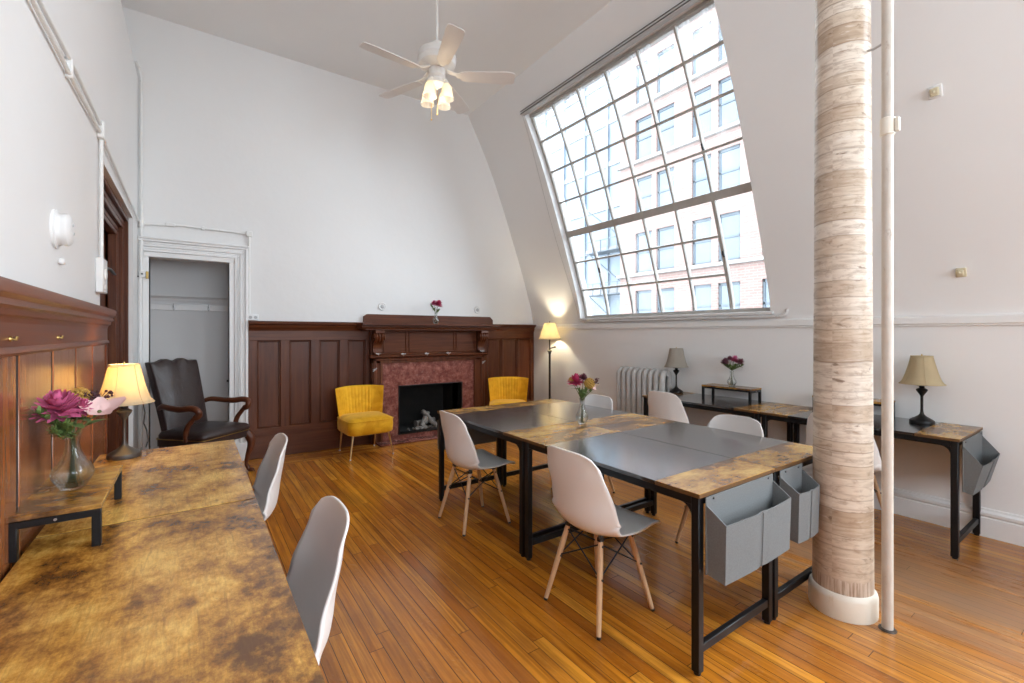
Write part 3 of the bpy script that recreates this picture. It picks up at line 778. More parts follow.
for cx in (1.885, 3.40):
    t = MB()
    poly = [(FY, 1.44), (FY-.15, 1.44), (FY-.155, 1.41), (FY-.12, 1.385), (FY-.125, 1.34), (FY-.11, 1.31), (FY-.075, 1.29), (FY-.045, 1.25), (FY-.04, 1.19), (FY-.05, 1.165), (FY-.03, 1.145), (FY, 1.14)]
    t.prism(poly, 'x', cx-.055, cx+.055)
    for q in (-.035, 0, .035): t.tube([(cx+q, FY-.128, 1.40), (cx+q, FY-.135, 1.36), (cx+q, FY-.12, 1.32), (cx+q, FY-.08, 1.285)], [.012, .018, .016, .006], 8)
    for q in (-.062, .062): t.tube([(cx+q, FY-.10+.035*math.cos(a), 1.36+.035*math.sin(a)) for a in [k*PI/6 for k in range(12)]], .01, 8, closed=True)
    t.tube([(cx-.05, FY-.05, 1.165), (cx-.02, FY-.065, 1.155), (cx+.02, FY-.065, 1.155), (cx+.05, FY-.05, 1.165)], .012, 8)
    t.build('corbel', M['mah_z'], fp)
m = MB()
holes_sheet(m, lambda u, v: (u, FY+.01, v), [1.96, FBX0, FBX1, 3.315], [.02, .085, FBZ, 1.025], [(FBX0, FBX1, .085, FBZ)], lambda u, v: (u, FY+.12, v)); m.build('marble_slip', M['marble'], fp)
m = MB()
for q in ((FBX0, FBX0+.014), (FBX1-.014, FBX1)): m.box(q[0], q[1], FY-.002, FY+.12, .085, FBZ)
m.box(FBX0, FBX1, FY-.002, FY+.12, FBZ-.014, FBZ); m.box(FBX0, FBX1, FY+.0, FY+.12, .08, .092); m.build('metal_trim', M['iron'], fp)
m = MB(); m.box(FBX0, FBX1, FY+.08, 6.32, .06, .085); m.box(FBX0-.02, FBX0, FY+.12, 6.32, .06, .8); m.box(FBX1, FBX1+.02, FY+.12, 6.32, .06, .8); m.box(FBX0, FBX1, 6.3, 6.36, .06, .8); m.box(FBX0-.02, FBX1+.02, FY+.12, 6.36, FBZ, FBZ+.06); m.build('firebox', M['firebrick'], fp)
m = MB(); m.box(1.88, 3.42, FY-.16, FY+.01, 0, .022, .005); m.build('hearth', M['marble'], fp)
# logs in the grate
def log(p0, p1, r, label):
    rnd = random.Random(hash(label) % 97 if False else int(r*1e5))
    P = [Vector(p0).lerp(Vector(p1), i/9) + Vector((rnd.uniform(-.012, .012), rnd.uniform(-.012, .012), rnd.uniform(-.008, .008))) for i in range(10)]
    m = MB(); m.tube(P, [r*rnd.uniform(.7, 1.15) for _ in P], 9); tag(m.build('fire_log', M['ash']), label, 'log', 'charred logs in the fireplace')
log((2.52, 5.95, .135), (2.86, 6.05, .16), .046, 'pale grey charred log lying along the back of the firebox')
log((2.55, 5.80, .125), (2.74, 6.02, .26), .038, 'grey charred log leaning up at a slant in the firebox')
log((2.76, 5.80, .122), (2.66, 6.0, .30), .034, 'short charred log crossing over the slanted one in the firebox')
log((2.44, 5.78, .115), (2.60, 5.79, .118), .027, 'small ash-white log end at the front left of the firebox')
m = MB()
rnd = random.Random(4)
for k in range(46):
    a = rnd.uniform(0, 2*PI); r = rnd.random()**.6
    m.sphere((2.62+.26*r*math.cos(a), 5.88+.1*r*math.sin(a), .087+.02*(1-r)), rnd.uniform(.008, .022), 6, 4)
tag(m.build('ash_heap', M['ash']), 'low heap of grey ash and cinders under the logs', 'ash', kind='stuff')
# cup hooks on the mantel
hk = [((2.215, FY-.052, 1.135), 'cup hook under the left part of the mantel frieze'), ((2.545, FY-.052, 1.135), 'cup hook under the middle of the mantel frieze'), ((2.865, FY-.052, 1.135), 'cup hook under the right part of the mantel frieze'),
      ((1.885, FY-.06, 1.15), 'pale hook at the foot of the left corbel'), ((3.40, FY-.06, 1.15), 'pale hook at the foot of the right corbel'),
      ((1.855, FY-.022, .945), 'slanted silver hook on the left side of the fireplace surround'), ((3.45, FY-.022, .985), 'slanted silver hook on the right side of the fireplace surround')]
for i, (p, l) in enumerate(hk):
    m = MB(); m.cyl((0, .006, 0), (0, -.004, 0), .014, .012, 12)
    if i < 5: m.tube([(-.03, -.018, .006), (-.018, -.02, -.006), (0, -.02, 0), (.018, -.02, -.006), (.03, -.018, .006)], [.006, .008, .009, .008, .006], 8); m.tube([(0, 0, 0), (0, -.02, -.002), (0, -.03, -.014), (0, -.024, -.024)], .006, 8)
    else: m.tube([(-.022, -.012, -.022), (0, -.014, 0), (.024, -.02, .022)], [.006, .008, .007], 8)
    tag(m.build('mantel_hook', M['steel'], loc=p), 'silver '+l if not l.startswith(('pale', 'slanted')) else l, 'hook', 'hooks on the fireplace')

# ------------------------------------------------------------------ column and pipe
t = thing('column', 'round column wrapped in faux plank print with a cream painted foot', 'column', (2.718, .938, 0))
m = MB(); m.lathe([(.129, .10), (.128, .3), (.124, 1.2), (.119, 2.4), (.113, 3.6), (.110, ZC)], 64); m.build('shaft', M['column'], t)
m = MB(); m.lathe([(.144, 0), (.146, .01), (.146, .095), (.142, .112), (.132, .122), (.12, .122)], 64); m.build('column_foot', M['colbase'], t)
t = thing('riser_pipe', 'slim chipped white steam pipe standing beside the column', 'pipe', (2.689, .745, 0))
m = MB(); m.cyl((0, 0, .004), (0, 0, ZC), .0225, .0225, 24); m.build('tube', M['pipe'], t)
m = MB(); m.lathe([(.023, 2.335), (.029, 2.34), (.029, 2.415), (.023, 2.42)], 24); m.box(-.012, .012, -.046, -.03, 2.345, 2.41, .003); m.build('clamp', M['colbase'], t)
m = MB(); m.tube([(.0, .024, 2.78), (.003, .055, 2.775), (.006, .085, 2.78)], .006, 8); m.build('stay_bracket', M['steel'], t)
m = MB(); m.lathe([(.036, 0), (.034, .006), (.024, .008)], 20); m.build('floor_flange', M['bronze'], t)

# ------------------------------------------------------------------ radiator
t = thing('radiator', 'silver painted cast-iron column radiator under the window', 'radiator', (4.33, 3.50, 0))
NS, PIT = 9, .078
sec = None
for k in range(NS):
    yy = (k-(NS-1)/2)*PIT
    if sec is None:
        m = MB()
        pts = []
        for i in range(13): a = PI*i/12; pts.append((.062*math.cos(a), 0, .90+.062*math.sin(a)*1.05))
        for i in range(13): a = PI+PI*i/12; pts.append((.062*math.cos(a), 0, .16+.062*math.sin(a)))
        m.tube(pts, .036, 12, closed=True, sx=.92, sy=.98, up=(0, 1, 0))
        m.cyl((0, -PIT/2, .945), (0, PIT/2, .945), .03, .03, 12); m.cyl((0, -PIT/2, .12), (0, PIT/2, .12), .03, .03, 12)
        m.box(-.02, .02, -.022, .022, .40, .46, .008)
        sec = m.build('radiator_section', M['radiator'], t); sec.location = (0, yy, 0)
    else:
        c = sec.copy(); C.objects.link(c); c.parent = t; c.location = (0, yy, 0)
for k in (-1, 1):
    m = MB()
    pass
    for x in (-.06, .06):
        m = MB(); m.lathe([(.022, 0), (.024, .01), (.016, .04), (.022, .10)], 12, (x, k*(NS-1)/2*PIT, 0)); m.build('radiator_foot', M['radiator'], t)
m = MB(); m.cyl((0, .33, .12), (0, .43, .12), .02, .02, 12); m.cyl((0, .41, .0), (0, .41, .16), .018, .018, 12); m.lathe([(.022, .16), (.03, .17), (.03, .19), (.01, .2)], 12, (0, .41, 0)); m.build('valve', M['bronze'], t)

# ------------------------------------------------------------------ ceiling fan
FANP = (1.69, 3.528, 3.59)
t = thing('ceiling_fan', 'white five-blade ceiling fan on a long rod with lit glass shades', 'ceiling fan', FANP)
m = MB(); m.cyl((0, 0, .26), (0, 0, ZC-FANP[2]-.02), .0105, .0105, 16); m.build('down_rod', M['fan'], t)
m = MB(); m.lathe([(.02, ZC-FANP[2]-.09), (.05, ZC-FANP[2]-.07), (.065, ZC-FANP[2]-.02), (.066, ZC-FANP[2])], 28); m.build('ceiling_canopy', M['fan'], t)
m = MB(); m.lathe([(.03, .285), (.05, .27), (.055, .24), (.10, .225), (.15, .19), (.158, .165), (.158, .11), (.15, .085), (.11, .06), (.07, .045), (.07, -.01), (.05, -.03)], 40); m.build('motor_housing', M['fan'], t)
m = MB(); m.lathe([(.160, .125), (.163, .13), (.163, .145), (.160, .15)], 40); m.build('trim_ring', M['fanblade'], t)
for k in range(5):
    a = -.5434-k*2*PI/5
    R = Matrix.Rotation(a, 4, 'Z')
    b = MB()
    ring = []
    out = [(.20, .046), (.24, .054), (.40, .062), (.58, .069), (.635, .066), (.655, .055), (.66, .04)]
    poly = [(x, w) for x, w in out]+[(x, -w) for x, w in reversed(out)]
    b.prism(poly, 'z', -.003, .003)
    b.xf(R @ Matrix.Rotation(math.radians(-12), 4, 'X'))
    bl = b.build('fan_blade', M['fanblade'], t)
    i = MB(); i.tube([(.08, 0, .05), (.12, 0, .03), (.17, 0, .012)], [.018, .016, .014], 8, sx=.5, sy=1.3, up=(0, 0, 1)); i.box(.16, .27, -.03, .03, .004, .010, .003); i.cyl((.20, .018, .004), (.20, .018, .015), .006, .006, 8); i.cyl((.20, -.018, .004), (.20, -.018, .015), .006, .006, 8); i.cyl((.25, 0, .004), (.25, 0, .015), .006, .006, 8)
    i.xf(R @ Matrix.Rotation(math.radians(-12), 4, 'X')); i.build('blade_iron', M['fan'], bl)
m = MB(); m.lathe([(.05, -.03), (.062, -.04), (.062, -.075), (.04, -.09), (.015, -.10), (.008, -.12)], 28); m.build('light_fitter', M['fan'], t)
for k in range(4):
    a = .5+k*PI/2
    R = Matrix.Rotation(a, 4, 'Z')
    arm = MB(); arm.tube([(.045, 0, -.055), (.08, 0, -.05), (.098, 0, -.07), (.10, 0, -.095)], .009, 10); arm.lathe([(.013, -.10), (.020, -.095), (.022, -.085), (.01, -.078)], 16, (.10, 0, 0)); arm.xf(R); ar = arm.build('lamp_arm', M['fan'], t)
    s = MB(); pr = [(.020, -.10), (.030, -.108), (.040, -.13), (.046, -.16), (.050, -.19), (.055, -.215), (.058, -.225)]
    s.lathe(pr, 28, (.10, 0, 0), caps=False)
    s.xf(R); so = s.build('glass_shade', M['frost'], ar)
    bu = MB(); bu.sphere((.10, 0, -.15), .022, 14, 10, (1, 1, 1.3)); bu.xf(R); bu.build('bulb', M['fanbulb'], ar)
for q, l in ((.03, .30), (-.025, .36)):
    m = MB(); m.tube([(q, .05, -.05), (q, .056, -.15), (q, .056, -l)], .0018, 6); m.sphere((q, .056, -l), .007, 10, 6); m.build('pull_chain', M['brass'], t)

# ------------------------------------------------------------------ desks
def make_desk(name, label, split, L=1.204, D=.628, loc=(0, 0, 0), group=None, top=None):
    t = thing(name, label, 'desk', loc, 0, group)
    hx, hy = D/2, L/2
    zt = .75
    if split:
        w = .215
        m = MB(); m.box(-hx, hx, -hy+w, hy-w, zt-.018, zt, .0015); m.build('desktop', M['blacktop'], t)
        for a, b in ((-hy, -hy+w), (hy-w, hy)):
            m = MB(); m.box(-hx, hx, a, b, zt-.0025, zt); wp = m.build('wood_panel', M['rustic_x'], t); m = MB(); m.box(-hx-.0003, hx+.0003, a-.0003, b+.0003, zt-.018, zt-.0025); m.build('edge_band', M['edge'], wp)
    else:
        m = MB(); m.box(-hx, hx, -hy, hy, zt-.0025, zt); wp = m.build('desktop', M['rustic'], t); m = MB(); m.box(-hx-.0003, hx+.0003, -hy-.0003, hy+.0003, zt-.018, zt-.0025); m.build('edge_band', M['edge'], wp)
    q = .036; i = .008
    for sx in (-1, 1):
        for sy in (-1, 1):
            cx, cy = sx*(hx-i-q/2), sy*(hy-i-q/2)
            m = MB(); m.box(cx-q/2, cx+q/2, cy-q/2, cy+q/2, .012, zt-.018, .003)
            lg = m.build('leg', M['black'], t)
            m = MB(); m.cyl((cx, cy, 0), (cx, cy, .014), .014, .015, 12); m.build('foot', M['black'], lg)
            # curved gusset towards the long rail
            g = MB(); ry = cy-sy*q/2; z1 = zt-.055
            poly = [(ry, z1)]+[(ry-sy*(.05-.05*math.cos(k*PI/12)), z1-.05+.05*math.sin(k*PI/12)) for k in range(7)]
            g.prism(poly, 'x', cx-.003+sx*.012, cx+.003+sx*.012); g.build('gusset', M['black'], lg)
    for sy in (-1, 1):
        cy = sy*(hy-i-q/2)
        m = MB(); m.box(-hx+i+q, hx-i-q, cy-.013, cy+.013, .085, .122, .003); m.build('stretcher', M['black'], t)
        m = MB(); m.box(-hx+i+q, hx-i-q, cy-.013, cy+.013, zt-.053, zt-.018, .003); m.build('end_rail', M['black'], t)
    for sx in (-1, 1):
        cx = sx*(hx-i-q/2)
        m = MB(); m.box(cx-.012+sx*.004, cx+.012+sx*.004, -hy+i+q, hy-i-q, zt-.055, zt-.018, .003); m.build('side_rail', M['black'], t)
    return t
TX0, TX1 = 1.985, 2.617
g1 = 'four desks pushed together in the middle'
dk = make_desk('desk', 'black-topped desk with wood ends at the front left of the centre cluster', True, loc=(TX0, 1.672, 0), group=g1)
dup(dk, 'black-topped desk with wood ends at the front right of the centre cluster, beside the column', (TX1, 1.672, 0), 0, g1)
dup(dk, 'black-topped desk with wood ends at the far left of the centre cluster, nearest the fireplace', (TX0, 2.882, 0), 0, g1)
dup(dk, 'wood-ended black desk at the far right of the centre cluster, nearest the floor lamp', (TX1, 2.882, 0), 0, g1)
g2 = 'desks along the window wall'
RX = 4.168
dup(dk, 'black-topped desk with wood ends against the window wall, right of the column', (RX, 1.315, 0), 0, g2)
dup(dk, 'black-topped desk with wood ends against the window wall, beside the radiator', (RX, 2.525, 0), 0, g2)
g3 = 'rustic desks along the left wall'
LXc = -.107
ld = make_desk('desk', 'rustic brown desk in the left foreground', False, D=.614, loc=(LXc, 1.4445, 0), group=g3)
dup(ld, 'rustic brown desk farther along the left wall, carrying the lit table lamp', (LXc, 2.661, 0), 0, g3)

# hanging felt pockets
def make_pocket(label, W=.555, d_top=.088, d_bot=.082, loc=(0, 0, 0), rz=0, zf=-.108):
    # local: back panel in the plane y=0, pocket bulging towards -y; z relative to the desk top edge
    t = thing('storage_pocket', label, 'storage bag', loc, rz, 'felt pockets hanging from desk ends')
    h = W/2
    m = MB(); m.box(-h, h, -.006, .0, -.335, -.018, .002); m.build('back_panel', M['felt'], t)
    # body
    m = MB(); th = .005
    A = [(-h, -.006, -.05), (-h+.005, -d_top, zf), (h-.005, -d_top, zf), (h, -.006, -.05)]
    B = [(-h+.01, -.006, -.335), (-h+.008, -d_bot, -.345), (h-.008, -d_bot, -.345), (h-.01, -.006, -.335)]
    # outward bow on the front
    def strip(P0, P1, Q0, Q1, n=8, bow=.012):
        rings = []
        out = []
        for i in range(n+1):
            u = i/n; b = bow*math.sin(PI*u)*(1 if abs(u-.5) > .02 else .4)
            p = Vector(P0).lerp(Vector(P1), u)+Vector((0, -b, 0)); q = Vector(Q0).lerp(Vector(Q1), u)+Vector((0, -b*.6, 0))
            out.append((p, q))
        return out
    fr = strip(A[1], A[2], B[1], B[2], 12)
    def slab(pairs, off):
        off = Vector(off); vs = []; n = len(pairs)
        for p, q in pairs: vs += [p, q, p+off, q+off]
        fs = []
        for i in range(n-1):
            a = i*4; b = a+4
            fs += [(a, b, b+1, a+1), (a+2, a+3, b+3, b+2), (a, a+2, b+2, b), (a+1, b+1, b+3, a+3)]
        fs += [(0, 1, 3, 2), (4*n-4, 4*n-2, 4*n-1, 4*n-3)]
        m.add(vs, fs)
    slab(fr, (0, th, 0))
    slab([(Vector(A[0]), Vector(B[0])), (Vector(A[1]), Vector(B[1]))], (th, 0, 0))
    slab([(Vector(A[3]), Vector(B[3])), (Vector(A[2]), Vector(B[2]))], (-th, 0, 0))
    slab([(Vector(B[0]), Vector(B[1])), (Vector(B[3]), Vector(B[2]))], (0, 0, th))
    m.build('pocket_body', M['felt'], t)
    m = MB(); m.tube([(0, -d_top-.010, zf-.004), (0, -d_bot-.008, -.342)], .0022, 6); m.build('seam', M['felt'], t)
    for x in (-h+.05, h-.05):
        m = MB(); m.cyl((x, -.006, -.030), (x, -.010, -.030), .004, .004, 10); m.build('snap_button', M['iron'], t)
    return t
yn = 1.672-.6025
pk = make_pocket('grey felt two-section pocket on the near end of the front left desk', loc=(TX0, yn-.001, .75))
make_pocket('grey felt pocket half hidden by the column, on the front right desk', W=.235, loc=(2.452, yn-.001, .75))
yf = 2.882+.6025
dup(pk, 'grey felt pocket on the far end of the desks, facing the fireplace', (TX0, yf+.001, .75), PI)
dup(pk, 'grey felt pocket on the far end of the desks, facing the right-hand yellow chair', (TX1, yf+.001, .75), PI)
pr_ = make_pocket('grey felt wedge pocket on the free end of the window desk, by the wall', W=.52, d_top=.09, d_bot=.045, zf=-.155, loc=(RX, 1.315-.6025-.001, .75))

# monitor risers
def make_riser(label, loc, rz=0):
    t = thing('monitor_riser', label, 'riser shelf', loc, rz, 'small monitor risers on the desks')
    L, D, H = .50, .205, .13
    m = MB(); m.box(-D/2, D/2, -L/2, L/2, H-.016, H, .0015); m.build('shelf_board', M['rustic_x'], t)
    for sy in (-1, 1):
        cy = sy*(L/2-.012)
        fr = MB(); fr.box(-D/2+.002, D/2-.002, cy-.011, cy+.011, H-.038, H-.016, .002); f = fr.build('end_frame', M['black'], t)
        for sx in (-1, 1):
            m = MB(); m.box(sx*(D/2-.013)-.011, sx*(D/2-.013)+.011, cy-.011, cy+.011, 0, H-.03, .002); m.build('leg', M['black'], f)
        m = MB(); m.cyl((0, cy-sy*-.011, H-.027), (0, cy-sy*-.0135, H-.027), .004, .004, 8); m.build('screw', M['steel'], f)
    for sx in (-1, 1):
        m = MB(); m.box(sx*(D/2-.02)-.005, sx*(D/2-.02)+.005, -L/2+.02, L/2-.02, H-.034, H-.016, .002); m.build('side_rail', M['black'], t)
    return t
rs = make_riser('rustic riser shelf on the left desks, holding the large bouquet', (-.335, 2.115, .75))
dup(rs, 'riser shelf on the window desk beside the radiator, holding a small bouquet', (4.345, 2.445, .75))
dup(rs, 'riser shelf on the window desk, mostly hidden behind the column', (4.37, 1.44, .75))

# ------------------------------------------------------------------ shell chairs
def make_chair(label, loc, rz):
    t = thing('shell_chair', label, 'chair', loc, rz, 'white moulded shell chairs')
    # side profile, facing +x
    prof = [(.236, .422), (.229, .438), (.20, .447), (.12, .440), (.04, .425), (-.04, .418), (-.10, .424), (-.145, .444), (-.172, .485), (-.184, .54), (-.192, .60), (-.202, .67), (-.213, .74), (-.222, .80), (-.226, .835)]
    n = len(prof)
    def cr(t_):
        x = t_*(n-1); i = min(int(x), n-2); f = x-i
        p = [Vector((*prof[max(0, min(n-1, j))], 0)) for j in (i-1, i, i+1, i+2)]
        return .5*((2*p[1])+(-p[0]+p[2])*f+(2*p[0]-5*p[1]+4*p[2]-p[3])*f*f+(-p[0]+3*p[1]-3*p[2]+p[3])*f**3)
    wid = [(0, .195), (.15, .222), (.3, .232), (.45, .235), (.55, .236), (.65, .228), (.8, .205), (.93, .172), (1, .15)]
    def W(s):
        for (a, wa), (b, wb) in zip(wid, wid[1:]):
            if s <= b: return wa+(wb-wa)*(s-a)/(b-a)
        return wid[-1][1]
    def dish(s):  # how far the edges rise off the centre line
        pts = [(0, .0), (.2, .018), (.4, .045), (.55, .085), (.68, .078), (.85, .045), (1, .018)]
        for (a, wa), (b, wb) in zip(pts, pts[1:]):
            if s <= b:
                f = (s-a)/(b-a); f = f*f*(3-2*f); return wa+(wb-wa)*f
        return pts[-1][1]
    def P(u, s):
        u = (u-.5)*2
        a = abs(u)
        rc = 1-(1-a**3.2)**(1/2.4) if a < 1 else 1.0
        s2 = .055*rc+s*(1-.055*rc-.12*rc)
        c = cr(s2); d = cr(min(1, s2+.01))-cr(max(0, s2-.01)); d.normalize()
        nrm = Vector((d.y, -d.x, 0))      # towards the sitter
        if nrm.y < 0 and s2 < .5: nrm = -nrm
        if s2 >= .5 and nrm.x < 0: nrm = -nrm
        k = dish(s2)*(a**2.2)
        return (c.x+nrm.x*k, u*W(s2), c.y+nrm.y*k)
    m = MB(); m.grid(P, 28, 60)
    sh = m.build('seat_shell', [M['plastic_in'], M['plastic']], t, smooth=80)
    md = sh.modifiers.new('thickness', 'SOLIDIFY'); md.thickness = .0085; md.offset = 0; md.material_offset = 1; md.material_offset_rim = 1
    # ensure the first material is on the sitter's side
    me = sh.data; up = sum(p.normal.z for p in me.polygons if p.center.x > 0)
    md.offset = -1 if up > 0 else 1
    if up < 0: md.use_flip_normals = False; me.flip_normals(); md.offset = -1
    for sx in (-1, 1):
        for sy in (-1, 1):
            a = Vector((sx*.10, sy*.115, .405)); b = Vector((sx*.19, sy*.19, .012))
            pts = [b.lerp(a, q) for q in (0, .1, .45, .75, .93, 1)]
            m = MB(); m.tube(pts, [.0105, .0115, .0135, .0148, .013, .012], 14); lg = m.build('leg', M['beech'], t)
            m = MB(); m.cyl(b+(b-a).normalized()*.012, b, .010, .011, 12); m.build('foot_cap', M['iron'], lg)
            m = MB(); m.tube([a.lerp(b, .02), a.lerp(b, -.06)], [.014, .012], 10); m.box(a.x-.016, a.x+.016, a.y-.012, a.y+.012, .398, .418, .003); m.cyl(a.lerp(b, .07)+Vector((0, -.017*sy, 0)), a.lerp(b, .07)+Vector((0, .017*sy, 0)), .005, .005, 8); m.build('mount', M['iron'], lg)
    m = MB()
    def leg_pt(sx, sy, f): return Vector((sx*.10, sy*.115, .405)).lerp(Vector((sx*.19, sy*.19, .012)), f)
    for sx in (-1, 1):
        m.tube([leg_pt(sx, -1, .05), leg_pt(sx, 1, .42)], .0038, 8); m.tube([leg_pt(sx, 1, .05), leg_pt(sx, -1, .42)], .0038, 8)
    for sy in (-1, 1):
        m.tube([leg_pt(-1, sy, .05), leg_pt(1, sy, .42)], .0038, 8); m.tube([leg_pt(1, sy, .05), leg_pt(-1, sy, .42)], .0038, 8)
    for sx in (-1, 1):
        for sy in (-1, 1):
            p = leg_pt(sx, sy, .42); m.cyl(p+Vector((0, -.02, 0)), p+Vector((0, .02, 0)), .0055, .0055, 8)
    m.tube([(-.10, -.115, .402), (.10, .115, .402)], .006, 8); m.tube([(-.10, .115, .402), (.10, -.115, .402)], .006, 8)
    m.build('wire_brace', M['iron'], t)
    return t
ch = make_chair('white shell chair on wooden legs at the near left side of the centre desks', (1.708, 1.668, 0), 0)
dup(ch, 'white shell chair at the far left side of the centre desks, nearest the fireplace', (1.717, 2.953, 0), 0)
dup(ch, 'white shell chair facing left across the centre desks, just left of the column', (2.835, 1.668, 0), PI)
dup(ch, 'white shell chair facing left behind the flower vase on the centre desks', (2.83, 2.953, 0), PI)
dup(ch, 'white shell chair tucked at the window desk, in front of the lamp beside the radiator', (3.955, 2.80, 0), 0)
dup(ch, 'white shell chair at the window desk, almost hidden behind the column', (3.955, 1.335, 0), 0)
dup(ch, 'white shell chair at the left foreground desk, nearest the camera', (.172, 1.565, 0), PI)
dup(ch, 'white shell chair at the second left desk, in front of the dark leather armchair', (.185, 2.79, 0), PI)

# ------------------------------------------------------------------ yellow chairs
def make_yellow(label, loc, rz):
    t = thing('slipper_chair', label, 'chair', loc, rz, 'yellow velvet chairs by the fireplace')
    # faces -y locally; origin under seat centre
    m = MB()
    def rr(hw, y0, y1, z, r=.09, n=6):
        pts = []
        for (cx, cy, a0) in ((hw-r, y1-r, 0), (-hw+r, y1-r, PI/2), (-hw+r, y0+r, PI), (hw-r, y0+r, 3*PI/2)):
            for k in range(n+1):
                a = a0+PI/2*k/n; pts.append((cx+r*math.cos(a), cy+r*math.sin(a), z))
        return pts
    rings = []
    for z, ins in ((.255, .03), (.262, .012), (.28, .0), (.36, -.004), (.405, .0), (.412, .006), (.418, .004)):
        rings.append(rr(.262-ins, -.285+ins, .235-ins, z))
    for z, ins in ((.425, .012), (.442, .04), (.452, .09), (.455, .15)):
        rings.append(rr(.262-ins, -.285+ins, .235-ins, z, max(.02, .09-ins*.3)))
    m.loft(rings); m.build('seat', M['velvet'], t, smooth=50)
    m = MB(); m.tube(rr(.265, -.288, .236, .414), .0055, 8, closed=True); m.build('piping', M['velvet'], t)
    # back: wraps round, flares upwards, vertical channels
    def back(u, s, side):
        a = (u-.5)*2
        w = .245+.048*s
        z = .27+.485*s + .012*(1-abs(a)**2)*s
        wrap = .125*abs(a)**3.0
        lean = .215+.06*s
        ch_ = .007*abs(math.sin(PI*(u-.5)*14)) if (abs(a) < .62 and .30 < s < .97) else 0
        th = .055-.015*s
        edge = (1-abs(a)**10)
        endr = math.sqrt(max(0, 1-max(0, (s-.93)/.07)**2)) if s > .93 else 1
        y = lean-wrap
        if side == 0: y = y - (th*.5*endr*edge) - ch_*edge + .0
        else: y = y + (th*.5*endr*edge)
        return (a*w, y, z)
    m = MB(); NU, NV = 112, 26
    va = [back(i/NU, j/NV, 0) for j in range(NV+1) for i in range(NU+1)]
    vb = [back(i/NU, j/NV, 1) for j in range(NV+1) for i in range(NU+1)]
    N1 = (NU+1)*(NV+1); fs = []
    for j in range(NV):
        for i in range(NU):
            a = j*(NU+1)+i; fs.append((a, a+1, a+NU+2, a+NU+1)); fs.append((N1+a, N1+a+NU+1, N1+a+NU+2, N1+a+1))
    for i in range(NU):
        fs.append((i, N1+i, N1+i+1, i+1)); a = NV*(NU+1)+i; fs.append((a, a+1, N1+a+1, N1+a))
    for j in range(NV):
        a = j*(NU+1); fs.append((a, a+NU+1, N1+a+NU+1, N1+a)); a += NU; fs.append((a, N1+a, N1+a+NU+1, a+NU+1))
    m.add(va+vb, fs); m.build('backrest', M['velvet'], t, smooth=60)
    for sx in (-1, 1):
        for yy, yo in ((-.225, -.262), (.19, .25)):
            a = Vector((sx*.205, yy, .262)); b = Vector((sx*(.247 if yo < 0 else .21), yo, .008))
            m = MB(); m.tube([a, b], [.0125, .0068], 12); lg = m.build('leg', M['gold'], t)
            m = MB(); m.cyl((b.x, b.y, 0), (b.x, b.y, .012), .009, .009, 10); m.build('foot_glide', M['trimwhite'], lg)
    return t
yc = make_yellow('mustard yellow velvet chair left of the fireplace', (1.645, 5.39, 0), math.radians(2))
dup(yc, 'mustard yellow velvet chair right of the fireplace, partly behind the desks', (3.64, 5.29, 0), math.radians(-33))

